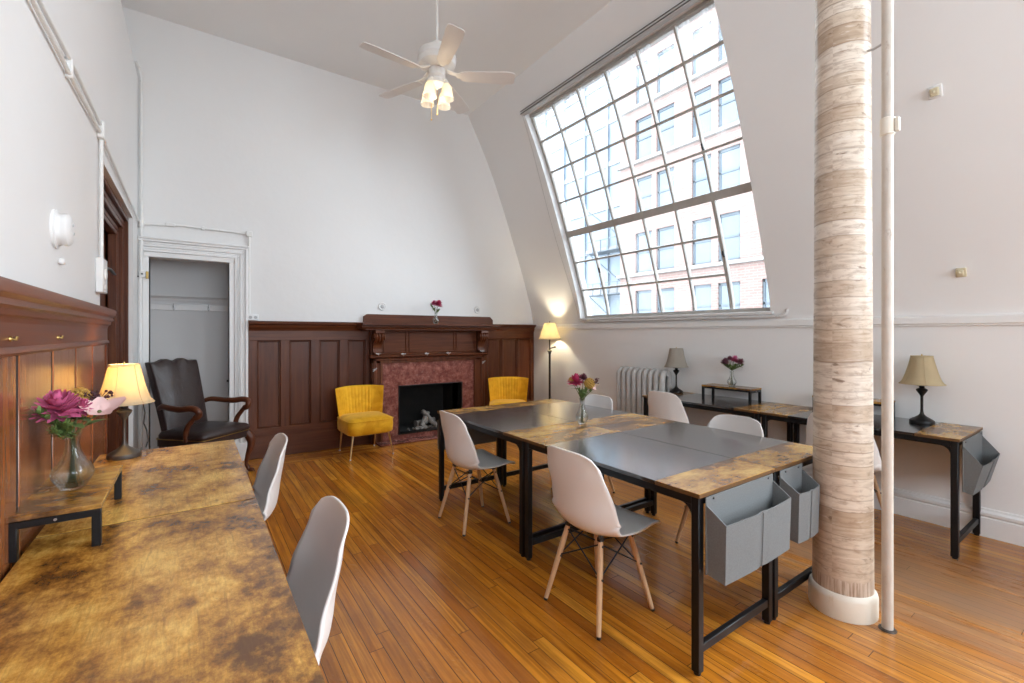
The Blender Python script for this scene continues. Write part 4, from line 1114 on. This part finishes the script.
# ------------------------------------------------------------------ leather armchair
def leather_chair(loc, rz):
    t = thing('leather_armchair', 'dark leather armchair with carved wooden arms in front of the closet', 'armchair', loc, rz)
    # faces -y locally
    m = MB()
    def rr(hw, y0, y1, z, r=.05, n=4, bow=0.0):
        pts = []
        for (cx, cy, a0) in ((hw-r, y1-r, 0), (-hw+r, y1-r, PI/2), (-hw+r, y0+r, PI), (hw-r, y0+r, 3*PI/2)):
            for k in range(n+1):
                a = a0+PI/2*k/n; x = cx+r*math.cos(a); y = cy+r*math.sin(a)
                if cy < 0: y -= bow*(1-(x/hw)**2)
                pts.append((x, y, z))
        return pts
    rings = [rr(.275, -.27, .24, .36), rr(.285, -.28, .245, .365), rr(.285, -.28, .245, .425)]
    m.loft(rings); m.build('seat_rail', M['leather'], t)
    rings = [rr(.27, -.275, .22, .425, .06), rr(.292, -.292, .235, .44, .07), rr(.295, -.297, .235, .465, .07), rr(.28, -.28, .225, .49, .07), rr(.22, -.22, .18, .507, .07), rr(.12, -.12, .1, .513, .06)]
    m = MB(); m.loft(rings); m.build('seat_cushion', M['leather'], t, smooth=60)
    m = MB(); m.tube(rr(.29, -.286, .25, .43, .05), .004, 8, closed=True)
    m.build('nail_trim', M['brass'], t)
    # back with a camel top
    def bk(u, s, side):
        a = (u-.5)*2
        hw = .225+.028*s
        top = .685+(.03*math.exp(-((abs(a)-.34)/.22)**2)+.008*abs(a)**4)*max(0, s-.7)/.3
        z = .44+s*top
        y = .20+.15*s+.02*s*s
        puff = .045*(1-abs(a)**4)*(math.sin(PI*min(1, max(0, s)))**.5) if side == 0 else -.0
        th = .04
        return (a*hw, y-(th+puff if side == 0 else -.035), z)
    m = MB(); NU, NV = 32, 26
    va = [bk(i/NU, j/NV, 0) for j in range(NV+1) for i in range(NU+1)]; vb = [bk(i/NU, j/NV, 1) for j in range(NV+1) for i in range(NU+1)]
    N1 = (NU+1)*(NV+1); fs = []
    for j in range(NV):
        for i in range(NU):
            a = j*(NU+1)+i; fs.append((a, a+1, a+NU+2, a+NU+1)); fs.append((N1+a, N1+a+NU+1, N1+a+NU+2, N1+a+1))
    for i in range(NU):
        fs.append((i, N1+i, N1+i+1, i+1)); a = NV*(NU+1)+i; fs.append((a, a+1, N1+a+1, N1+a))
    for j in range(NV):
        a = j*(NU+1); fs.append((a, a+NU+1, N1+a+NU+1, N1+a)); a += NU; fs.append((a, N1+a, N1+a+NU+1, a+NU+1))
    m.add(va+vb, fs)
    bo = m.build('backrest', M['leather'], t, smooth=50); bv = bo.modifiers.new('round', 'BEVEL'); bv.width = .016; bv.segments = 3; bv.limit_method = 'ANGLE'; bv.angle_limit = math.radians(50)
    for sx in (-1, 1):
        x = sx*.29
        m = MB()
        arm = [(sx*.235, .25, .70), (sx*.265, .18, .725), (x, .05, .715), (x+sx*.012, -.06, .712), (x+sx*.016, -.16, .725), (x+sx*.012, -.225, .715), (x, -.245, .68), (x-sx*.004, -.225, .645), (x-sx*.002, -.195, .635)]
        def smooth(P, k=5):
            P = [Vector(p) for p in P]; out = []
            for i in range(len(P)-1):
                p0, p1, p2, p3 = P[max(i-1, 0)], P[i], P[i+1], P[min(i+2, len(P)-1)]
                for j in range(k):
                    f = j/k; out.append(.5*((2*p1)+(-p0+p2)*f+(2*p0-5*p1+4*p2-p3)*f*f+(-p0+3*p1-3*p2+p3)*f**3))
            return out+[P[-1]]
        S = smooth(arm); n = len(S)
        m.tube(S, [.021+.008*math.sin(PI*i/(n-1)) for i in range(n)], 12)
        S2 = smooth([(x-sx*.002, -.195, .64), (x, -.16, .60), (x, -.12, .55), (x-sx*.004, -.10, .49), (x-sx*.01, -.105, .42)])
        m.tube(S2, [.020+.005*i/len(S2) for i in range(len(S2))], 12)
        m.sphere((x-sx*.001, -.205, .645), .026, 14, 10, (.9, 1, 1))
        m.build('arm', M['mah_y'], t)
        # cabriole front leg
        S = smooth([(sx*.255, -.25, .40), (sx*.278, -.278, .34), (sx*.282, -.285, .27), (sx*.262, -.265, .17), (sx*.252, -.255, .09), (sx*.262, -.27, .035), (sx*.27, -.285, .018)])
        n = len(S); rad = [.040, .042, .036, .024, .017, .018, .022]
        R = []
        for i in range(n):
            q = i/(n-1)*(len(rad)-1); j = min(int(q), len(rad)-2); R.append(rad[j]+(rad[j+1]-rad[j])*(q-j))
        m = MB(); m.tube(S, R, 12); lg = m.build('leg', M['mah_z'], t)
        m = MB(); m.sphere((sx*.272, -.29, .02), .03, 14, 8, (1, 1.1, .65)); m.build('pad_foot', M['mah_z'], lg)
        S = smooth([(sx*.225, .22, .40), (sx*.23, .25, .22), (sx*.24, .31, .0)])
        m = MB(); m.tube(S, [.024-.006*i/len(S) for i in range(len(S))], 8); m.build('leg', M['mah_z'], t)
    return t
leather_chair((.075, 5.33, 0), math.radians(44))

# ------------------------------------------------------------------ lamps
def lamp_shade(mb, z0, z1, rb, rt, bell=.22, n=48, panels=6, pinch=.0):
    rings = []
    for i in range(13):
        s = i/12; r = rb+(rt-rb)*(s**(1-bell))
        rings.append((r, z0+(z1-z0)*s))
    vs = []; fs = []
    for r, z in rings:
        for k in range(n):
            a = 2*PI*k/n; rr_ = r*(1-pinch*abs(math.cos(a*panels/2))**8)
            vs.append((rr_*math.cos(a), rr_*math.sin(a), z))
    for i in range(len(rings)-1):
        for k in range(n): fs.append((i*n+k, i*n+(k+1) % n, (i+1)*n+(k+1) % n, (i+1)*n+k))
    mb.add(vs, fs); return rings
def table_lamp(label, loc, mat_shade, mat_base, rb=.122, rt=.062, lit=False, power=4, gr='table lamps', tilt=0, rz=0, cord=False):
    t = thing('table_lamp', label, 'lamp', loc, rz, gr)
    m = MB(); m.lathe([(.070, 0), (.072, .006), (.070, .022), (.060, .03), (.040, .042), (.022, .055), (.012, .068), (.010, .08)], 32); m.build('base', mat_base, t)
    m = MB(); m.lathe([(.010, .075), (.0085, .10), (.0085, .195), (.011, .20), (.013, .205), (.03, .232), (.034, .242), (.03, .248), (.014, .256), (.018, .262), (.013, .268), (.010, .285)], 28); m.build('stem', mat_base, t)
    m = MB(); m.lathe([(.010, .268), (.048, .276), (.05, .279), (.048, .282), (.010, .284)], 28); m.build('drip_pan', mat_base if not lit else M['steel'], t)
    m = MB(); rg = lamp_shade(m, .285, .487, rb, rt, .38, panels=6, pinch=.012); sh = m.build('lamp_shade', mat_shade, t, smooth=60)
    md = sh.modifiers.new('thickness', 'SOLIDIFY'); md.thickness = .0022; md.offset = -1
    m = MB()
    for k in range(6):
        a = 2*PI*k/6; m.tube([((r*.988+.001)*math.cos(a), (r*.988+.001)*math.sin(a), z) for r, z in rg], .0018, 6)
    for r, z in (rg[0], rg[-1]): m.tube([(r*math.cos(2*PI*k/48), r*math.sin(2*PI*k/48), z) for k in range(48)], .0028, 6, closed=True)
    m.build('shade_rib', mat_shade, sh)
    m = MB(); m.cyl((0, 0, .284), (0, 0, .33), .011, .011, 12); m.tube([(.0, -rt*.98, .48), (0, 0, .484), (0, rt*.98, .48)], .0018, 6); m.cyl((0, 0, .33), (0, 0, .334), .013, .013, 10); m.cyl((0, 0, .484), (0, 0, .502), .005, .003, 8); m.build('socket', M['brass'], t)
    m = MB(); m.sphere((0, 0, .37), .026, 16, 10, (1, 1, 1.25)); m.build('bulb', M['bulb'] if lit else M['frost'], t)
    m = MB(); m.cyl((.05, .045, .006), (.05, .045, .034), .003, .003, 8); m.build('switch', M['steel'], t)
    if cord:
        m = MB(); m.tube([(.06, .03, .012), (.085, .09, .006), (.10, .16, .004)], .003, 8); m.build('power_cord', M['cord'], t)
    if lit:
        l = bpy.data.lights.new('lamp_glow', 'POINT'); l.energy = power; l.color = (1, .74, .42); l.shadow_soft_size = .03
        lo = bpy.data.objects.new('lamp_glow', l); C.objects.link(lo); lo.location = (loc[0], loc[1], loc[2]+.42)
    return t
table_lamp('lit table lamp with cream bell shade on the far left desk', (-.302, 3.13, .75), M['shade_lit'], M['bronze'], rb=.126, rt=.064, lit=True, power=3.2, rz=.25, cord=True)
table_lamp('unlit lamp with pale shade and black base beside the radiator', (4.335, 3.055, .75), M['shade_pale'], M['iron'], rb=.125, rt=.068, rz=.1)
table_lamp('unlit lamp with mottled parchment shade and black base, right of the pipe', (4.33, 1.0, .75), M['shade_parch'], M['iron'], rb=.128, rt=.062, rz=.4)
# hanging cord from the wall behind the left lamp
m = MB(); m.tube([(-.225, 3.30, .755), (-.215, 3.31, .79), (-.222, 3.315, .85), (-.235, 3.318, .89), (-.23, 3.32, .95), (-.24, 3.32, 1.02)], .0035, 8)
tag(m.build('lamp_cable', M['cord']), 'black cable rising behind the lit lamp on the left desk', 'cable')

t = thing('floor_lamp', 'tall black floor lamp with lit ivory shade in the far right corner', 'lamp', (4.30, 5.18, 0))
m = MB(); m.lathe([(.13, 0), (.132, .01), (.125, .025), (.08, .045), (.035, .06), (.018, .09)], 36); m.build('base', M['iron'], t)
m = MB(); m.lathe([(.017, .085), (.016, .3), (.016, 1.10), (.022, 1.105), (.022, 1.125), (.034, 1.135), (.034, 1.15), (.014, 1.165), (.010, 1.20)], 24); m.build('pole', M['iron'], t)
m = MB(); m.tube([(0, 0, 1.18), (.03, -.02, 1.19), (.085, -.03, 1.20)], .010, 10); m.cyl((.06, -.045, 1.20), (.10, -.015, 1.20), .014, .014, 10); m.cyl((0, 0, 1.19), (0, 0, 1.30), .010, .010, 12); m.build('swing_arm', M['iron'], t)
m = MB(); rg = lamp_shade(m, 1.315, 1.555, .165, .078, .12, panels=8, pinch=.012); sh = m.build('lamp_shade', M['shade_floor'], t, smooth=60); md = sh.modifiers.new('thickness', 'SOLIDIFY'); md.thickness = .0022; md.offset = -1
m = MB()
for k in range(8):
    a = 2*PI*k/8; m.tube([((r*.988+.001)*math.cos(a), (r*.988+.001)*math.sin(a), z) for r, z in rg], .0025, 6)
for r, z in (rg[0], rg[-1]): m.tube([(r*math.cos(2*PI*k/48), r*math.sin(2*PI*k/48), z) for k in range(48)], .0035, 6, closed=True)
m.build('shade_rib', M['shade_floor'], sh)
m = MB(); m.tube([(-.075, 0, 1.55), (0, 0, 1.553), (.075, 0, 1.55)], .002, 6); m.cyl((0, 0, 1.30), (0, 0, 1.36), .013, .013, 12); m.lathe([(.004, 1.55), (.008, 1.57), (.004, 1.585)], 10); m.build('finial', M['iron'], t)
m = MB(); m.sphere((0, 0, 1.40), .03, 16, 10, (1, 1, 1.3)); m.build('bulb', M['bulb'], t)
l = bpy.data.lights.new('floor_lamp_glow', 'POINT'); l.energy = 14; l.color = (1, .86, .62); l.shadow_soft_size = .035
lo = bpy.data.objects.new('floor_lamp_glow', l); C.objects.link(lo); lo.location = (4.30, 5.18, 1.46)
l = bpy.data.lights.new('fan_glow', 'POINT'); l.energy = 1.5; l.color = (1, .82, .58); l.shadow_soft_size = .05
lo = bpy.data.objects.new('fan_glow', l); C.objects.link(lo); lo.location = (FANP[0], FANP[1], FANP[2]-.26)

# ------------------------------------------------------------------ vases and flowers
def make_vase(label, loc, H=.185, R=.052, neck=.017):
    t = tag(MB().lathe([(.0, .0), (R*.55, .0), (R*.62, .004), (R*.95, H*.20), (R, H*.27), (R*.93, H*.36), (R*.62, H*.50), (neck*1.25, H*.66), (neck, H*.78), (neck*1.1, H*.92), (neck*1.35, H), (neck*1.22, H), (neck*.96, H*.92), (neck*.86, H*.78), (neck*1.05, H*.66), (R*.56, H*.5), (R*.87, H*.36), (R*.93, H*.27), (R*.87, H*.20), (R*.5, .009), (0, .009)], 40, caps=False).build('glass_vase', M['glass'], loc=loc, smooth=60), label, 'vase', 'clear glass bud vases')
    return t
def petal(m, c, d, up, L, Wd, curl=.3, n=5, cup=.25):
    d = Vector(d).normalized(); up = Vector(up); side = d.cross(up)
    if side.length < 1e-4: side = d.orthogonal()
    side.normalize(); nr = side.cross(d).normalized()
    c = Vector(c); vs = []
    for i in range(n+1):
        s = i/n; w = Wd*math.sin(PI*min(1, .12+s*.80))**.8*(1-.35*s*s)
        p = c+d*(L*s)+nr*(curl*L*s*s)
        vs += [p-side*w+nr*(cup*w), p, p+side*w+nr*(cup*w)]
    fs = []
    for i in range(n):
        a = i*3; fs += [(a, a+1, a+4, a+3), (a+1, a+2, a+5, a+4)]
    m.add(vs, fs)
def bloom_mum(m, c, R, rnd, axis=(0, 0, 1), layers=6, per=15, wf=.21):
    ax = Vector(axis).normalized(); q = ax.to_track_quat('Z', 'Y')
    for l in range(layers):
        el = math.radians(-22+l*19)
        for k in range(max(4, per-l*2)):
            a = 2*PI*(k+.5*(l % 2))/max(4, per-l*2)+rnd.uniform(-.15, .15)
            e = el+rnd.uniform(-.12, .12)
            d = q @ Vector((math.cos(a)*math.cos(e), math.sin(a)*math.cos(e), math.sin(e)))
            petal(m, Vector(c)+ax*(l*.07*R), d, ax, R*(1-.055*l)*rnd.uniform(.88, 1.06), R*wf, curl=.38, cup=.5)
def fern(m, p0, p1, rnd, n=16, L=.035):
    a, b = Vector(p0), Vector(p1); ax = (b-a).normalized()
    m.tube([a, b], [.0014, .0006], 5)
    for i in range(n):
        s = .15+.85*i/n; p = a.lerp(b, s)
        for sd in (-1, 1, 0):
            o = Vector((rnd.uniform(-1, 1), rnd.uniform(-1, 1), rnd.uniform(-.6, 1))).normalized()
            d = (ax*.8+o*1.0).normalized()
            petal(m, p, d, (0, 0, 1), L*(1.1-.6*s)*rnd.uniform(.7, 1.2), .0048, .2, 3, .1)
def flower(label, base, mid, head, kind, R, mat, group, seed, axis=(0, 0, 1), leaf=True):
    rnd = random.Random(seed)
    base = Vector(base)
    t = thing({'fern': 'fern_sprig'}.get(kind, 'cut_flower'), label, 'flower' if kind != 'fern' else 'foliage', base, 0, group)
    h = Vector(head)-base; md = Vector(mid)-base
    S = [Vector((0, 0, 0)).lerp(md, k/4) for k in range(5)]+[md.lerp(h, k/5)+Vector((0, 0, .006*math.sin(PI*k/5))) for k in range(1, 6)]
    m = MB(); m.tube(S, .0021, 8); m.build('stem', M['stem'], t)
    if kind == 'mum':
        m = MB(); bloom_mum(m, h, R, rnd, axis); m.build('bloom', mat, t, smooth=60)
    elif kind == 'open':
        m = MB()
        for k in range(5):
            a = 2*PI*k/5+.25; q = Vector(axis).normalized().to_track_quat('Z', 'Y'); d = q @ Vector((math.cos(a), math.sin(a), .35))
            petal(m, h, d, axis, R*(1.2 if k in (0, 2) else .8)*rnd.uniform(.95, 1.1), R*.46, .2, 7, .35)
        m.build('bloom', mat, t, smooth=80)
        m = MB(); m.sphere(h+Vector(axis).normalized()*.004, R*.10, 10, 8); m.build('flower_centre', M['stem'], t)
    elif kind == 'ball':
        m = MB()
        for k in range(70):
            z = 1-2*(k+.5)/70; a = k*2.39996; r = math.sqrt(1-z*z); d = Vector((r*math.cos(a), r*math.sin(a), z))
            m.sphere(h+d*R*.8, R*.2, 6, 4)
        m.build('bloom', mat, t)
    elif kind == 'berry':
        m = MB()
        for k in range(34):
            d = Vector((rnd.uniform(-1, 1), rnd.uniform(-1, 1), rnd.uniform(-.6, .7)))*R
            m.tube([h*.96, h+d], .001, 5); m.sphere(h+d, R*rnd.uniform(.10, .17), 8, 6)
        m.build('bloom', mat, t)
    if kind == 'fern':
        m = MB(); fern(m, md.lerp(h, .12), h, rnd, 20, R); m.build('frond', mat, t, smooth=0)
    elif leaf:
        m = MB()
        for k in range(3):
            p = md.lerp(h, .45+.16*k); d = Vector((rnd.uniform(-1, 1), rnd.uniform(-1, 1), .25)); petal(m, p, d, (0, 0, 1), R*1.1, R*.30, -.25, 5, .2)
        m.build('leaf', M['green'], t, smooth=60)
    return t
# big bouquet on the left riser
VB = (-.335, 2.10, .881); gB = 'flowers in the left desk vase'
make_vase('clear glass decanter-shaped vase with the big bouquet on the left riser', VB, .188, .056, .018)
nk = (VB[0], VB[1], VB[2]+.17)
b0 = lambda dx, dy: (VB[0]+dx, VB[1]+dy, VB[2]+.014)
flower('large magenta chrysanthemum in the left desk bouquet', b0(.01, -.01), nk, (-.362, 2.07, 1.145), 'mum', .068, M['magenta'], gB, 1, (-.05, -.35, .9))
flower('blush pink wide-petalled flower in the left desk bouquet', b0(.015, .008), (nk[0]+.004, nk[1], nk[2]), (-.268, 2.10, 1.128), 'open', .062, M['blush'], gB, 2, (.1, -.6, .8))
flower('mustard button flower behind the magenta bloom', b0(-.01, .012), (nk[0]-.002, nk[1]+.004, nk[2]), (-.325, 2.15, 1.185), 'ball', .030, M['mustardf'], gB, 3)
flower('dark maroon berry sprig above the blush flower', b0(-.012, 0), (nk[0]+.003, nk[1]+.004, nk[2]), (-.275, 2.15, 1.172), 'berry', .036, M['maroon'], gB, 4, leaf=False)
flower('second smaller magenta bloom low beside the big chrysanthemum', b0(0, .014), (nk[0], nk[1]-.004, nk[2]), (-.318, 2.10, 1.145), 'mum', .036, M['magenta'], gB, 5, (.3, -.4, .7))
for i, (hd, lb) in enumerate((((-.405, 2.02, 1.155), 'green fern sprig reaching farthest left in the left desk bouquet'), ((-.372, 2.03, 1.085), 'green fern sprig hanging low under the magenta bloom'), ((-.345, 2.02, 1.11), 'green fern sprig pointing towards the camera in the left desk bouquet'), ((-.39, 2.12, 1.12), 'green fern sprig nearest the panelling in the left desk bouquet'))):
    flower(lb, b0(.004*i-.006, .006), (nk[0]-.003, nk[1]-.002*i, nk[2]), hd, 'fern', .042, M['green'], gB, 20+i)

def small_bouquet(base, name, seed, s=1.0, cols=None):
    nk = (base[0], base[1], base[2]+.16*s); gr = 'flowers in the %s vase' % name
    rnd = random.Random(seed)
    for (dx, dy, dz, kind, R, mt, what) in cols:
        flower('%s in the %s vase' % (what, name), (base[0]+rnd.uniform(-.008, .008), base[1]+rnd.uniform(-.008, .008), base[2]+.012), nk, (base[0]+dx*s, base[1]+dy*s, base[2]+dz*s), kind, R*s, M[mt], gr, rnd.randint(1, 999), (0, 0, 1) if kind == 'fern' else (dx*4, dy*4-.3, .8))
VT = (2.30, 2.405, .7505)
make_vase('clear glass bud vase with pink flowers on the centre desks', VT, .182, .046, .016)
# offsets: the camera sees +x/-y as right
small_bouquet(VT, 'centre desk', 3, 1.0, [(-.03, .035, .295, 'mum', .062, 'pinkbloom', 'large hot pink chrysanthemum'), (.035, -.04, .29, 'ball', .042, 'mustardf', 'mustard flower cluster'), (.065, -.07, .305, 'berry', .032, 'maroon', 'maroon berry sprig'), (.01, .0, .325, 'mum', .036, 'dusty', 'topmost dusty purple bloom'), (.055, -.05, .245, 'open', .034, 'blush', 'low blush flower'), (-.05, .06, .31, 'ball', .022, 'mustardf', 'small mustard bud on the left side'), (-.02, .015, .245, 'fern', .05, 'green', 'left green fern sprig'), (.025, -.02, .25, 'fern', .05, 'green', 'right green fern sprig'), (.0, .0, .23, 'fern', .045, 'green', 'middle green fern sprig')])
VW = (4.36, 2.44, .881)
make_vase('clear glass bud vase on the window desk riser', VW, .15, .044, .015)
small_bouquet(VW, 'window riser', 8, .95, [(-.03, .055, .24, 'mum', .048, 'dusty', 'left dusty purple bloom'), (.02, -.01, .262, 'mum', .054, 'magenta', 'middle magenta bloom'), (.03, -.065, .245, 'mum', .046, 'dusty', 'right dusty purple bloom'), (.0, .025, .275, 'mum', .036, 'dusty', 'topmost dusty purple bloom'), (-.02, .10, .235, 'fern', .045, 'green', 'leftmost green fern sprig'), (0, .03, .205, 'fern', .05, 'green', 'middle green fern sprig'), (0, -.03, .20, 'fern', .05, 'green', 'inner right green fern sprig'), (.03, -.10, .22, 'fern', .045, 'green', 'rightmost green fern sprig')])
VM = (2.665, 5.60, 1.5305)
make_vase('small clear glass vase standing on the mantel shelf', VM, .15, .044, .016)
small_bouquet(VM, 'mantel', 12, .85, [(.03, -.02, .30, 'mum', .075, 'pinkbloom', 'large pink bloom'), (-.03, .0, .315, 'mum', .055, 'magenta', 'smaller magenta bloom'), (-.09, 0, .30, 'fern', .05, 'green', 'left green fern sprig'), (.06, 0, .23, 'fern', .05, 'green', 'right green fern sprig')])

# ------------------------------------------------------------------ across the street
FX = 23.0
bld = thing('brick_building', 'pale brick office building across the street, seen through the window', 'building', (FX, 0, 0))
cols_ = [(12.43, 13.65), (14.03, 15.2), (16.35, 17.6), (17.95, 19.2), (10.1, 11.34), (8.6, 9.75), (6.3, 7.5), (4.7, 5.9), (2.4, 3.6), (.8, 2.0)]
rows_ = [(1.7, 4.1), (5.25, 7.75), (8.75, 11.2), (12.35, 14.95), (15.85, 18.4), (19.4, 21.9), (23.0, 25.4)]
us = sorted({-2.0, 20.46, *[q for c in cols_ for q in c]}); vs_ = sorted({-9.0, 28.0, *[q for r in rows_ for q in r]})
hl = [(c[0], c[1], r[0], r[1]) for c in cols_ for r in rows_]
m = MB(); holes_sheet(m, lambda u, v: (0, u, v), us, vs_, hl, lambda u, v: (.35, u, v)); m.build('facade', M['brick'], bld, smooth=0, clean=False)
m = MB(); m.box(.4, 14, -2.0, 20.4, -9, 28); m.build('building_core', M['offglass'], bld, smooth=0)
for i, z in enumerate((5.0, 12.1, 15.6, 19.1, 22.7)):
    m = MB(); m.box(-.25, 0, -2.0, 20.6, z, z+.2, .03); m.build('stone_ledge', M['stone'], bld)
for c in cols_[:6]:
    for r in rows_[:6]:
        m = MB(); a, b = c; z0, z1 = r; zm = (z0+z1)/2
        for q in ((a, a+.1), (b-.1, b)): m.box(.12, .22, q[0], q[1], z0, z1)
        for q in ((z0, z0+.1), (zm-.05, zm+.05), (z1-.14, z1)): m.box(.12, .22, a, b, q[0], q[1])
        f = m.build('window', M['sash'], bld)
        m = MB(); m.box(.17, .18, a, b, z0, z1); m.build('pane', M['offglass'], f, smooth=0)
b2 = thing('glass_building', 'blue-grey office tower farther off, behind the left side of the window', 'building', (29, 0, 0))
m = MB(); m.box(0, 14, 21, 60, -9, 25); m.build('cladding', M['blueglass'], b2, smooth=0)
m = MB()
for k in range(9): m.box(-.12, 0, 21, 60, -6+k*3.6, -5.6+k*3.6)
m.build('floor_band', M['stone'], b2, smooth=0)
m = MB()
for k in range(14): m.box(-.2, 0, 21.4+k*2.8, 21.6+k*2.8, -9, 25)
m.build('pier', M['blueglass'], b2, smooth=0)
m = MB()
for z in (1.0, 4.6, 8.2):
    m.box(-1.3, -.15, 23.2, 28.6, z, z+.08)
    for y in [23.2+.9*i for i in range(7)]: m.box(-1.3, -1.24, y-.03, y+.03, z, z+1.0)
    m.box(-1.3, -1.24, 23.2, 28.6, z+.95, z+1.02); m.bar((-1.27, 23.4, z), (-1.27, 28.2, z+3.6), .15, .08)
m.build('fire_escape', M['sash'], b2, smooth=0)
m = MB(); m.box(5.6, 70, -40, 90, -9.3, -9.0); struct(m.build('street', M['asphalt'], smooth=0), 'street far below outside the window', 'street')

# ------------------------------------------------------------------ light
w = bpy.data.worlds.new('overcast_sky'); sc.world = w; w.use_nodes = True
nt = w.node_tree; bg = nt.nodes['Background']
bg.inputs[0].default_value = (.83, .925, 1.0, 1); bg.inputs[1].default_value = 5.0
def portal(name, loc, sx, sy, direction):
    l = bpy.data.lights.new(name, 'AREA'); l.shape = 'RECTANGLE'; l.size = sx; l.size_y = sy; l.cycles.is_portal = True
    o = bpy.data.objects.new(name, l); C.objects.link(o); o.location = loc
    o.rotation_euler = Vector(direction).to_track_quat('-Z', 'Y').to_euler(); return o
def slope_frame(o, y):
    pass
for nm, ya, yb in (('sky_portal_window', WY0, WY1), ('sky_portal_second', W2Y0, W2Y1)):
    zc = (WZ0+WZ1)/2; o = portal(nm, (xw(zc)+.32, (ya+yb)/2, zc), 2.9, yb-ya+.1, (-1, 0, 0))
    s = math.atan2(xw(WZ0)-xw(WZ1), WZ1-WZ0)
    # emission towards the room: -Z axis along (-cos s, 0, -sin s)
    o.rotation_euler = Matrix(((math.sin(s)*-1, 0, math.cos(s)), (0, 1, 0), (math.cos(s), 0, math.sin(s)))).transposed().transposed().to_euler()
for a, b in ((.2, 1.6), (2.3, 3.5)):
    portal('sky_portal_front', ((a+b)/2, YF-.2, 2.1), b-a, 2.4, (0, 1, 0))
# added fill lamps outside the added windows behind the camera
for a, b in ((.2, 1.6), (2.3, 3.5)):
    l = bpy.data.lights.new('fill_lamp_front', 'AREA'); l.shape = 'RECTANGLE'; l.size = b-a; l.size_y = 2.4; l.energy = 36; l.color = (.9, .95, 1)
    o = bpy.data.objects.new('fill_lamp_front', l); C.objects.link(o); o.location = ((a+b)/2, YF-.3, 2.1); o.rotation_euler = Vector((0, 1, 0)).to_track_quat('-Z', 'Z').to_euler()

# added fill lamp at the added second sloping window, standing in for daylight
l = bpy.data.lights.new('fill_lamp_second', 'AREA'); l.shape = 'RECTANGLE'; l.size = 2.6; l.size_y = 2.5; l.energy = 170; l.color = (.92, .96, 1)
o = bpy.data.objects.new('fill_lamp_second', l); C.objects.link(o); o.location = (4.55, (W2Y0+W2Y1)/2, 3.1)
o.rotation_euler = Vector((-.94, 0, -.34)).to_track_quat('-Z', 'Y').to_euler()

# ------------------------------------------------------------------ camera
cam = bpy.data.cameras.new('camera'); co = bpy.data.objects.new('camera', cam); C.objects.link(co)
co.location = (0, 0, 1.40); co.rotation_euler = (PI/2, 0, -.610114)
cam.sensor_width = 36; cam.sensor_fit = 'HORIZONTAL'; cam.lens = 454.56/1024*36
cam.shift_y = -(341.5-333.56)/1024
cam.clip_start = .02; cam.clip_end = 300
sc.camera = co
sc.view_settings.view_transform = 'Standard'; sc.view_settings.look = 'None'; sc.view_settings.gamma = 1; sc.view_settings.exposure = 0.62
sc.view_settings.use_curve_mapping = False
sc.cycles.use_denoising = True
sc.cycles.max_bounces = 12; sc.cycles.diffuse_bounces = 6; sc.cycles.transparent_max_bounces = 16
sc.cycles.sample_clamp_indirect = 8
sc.cycles.caustics_reflective = False; sc.cycles.caustics_refractive = False
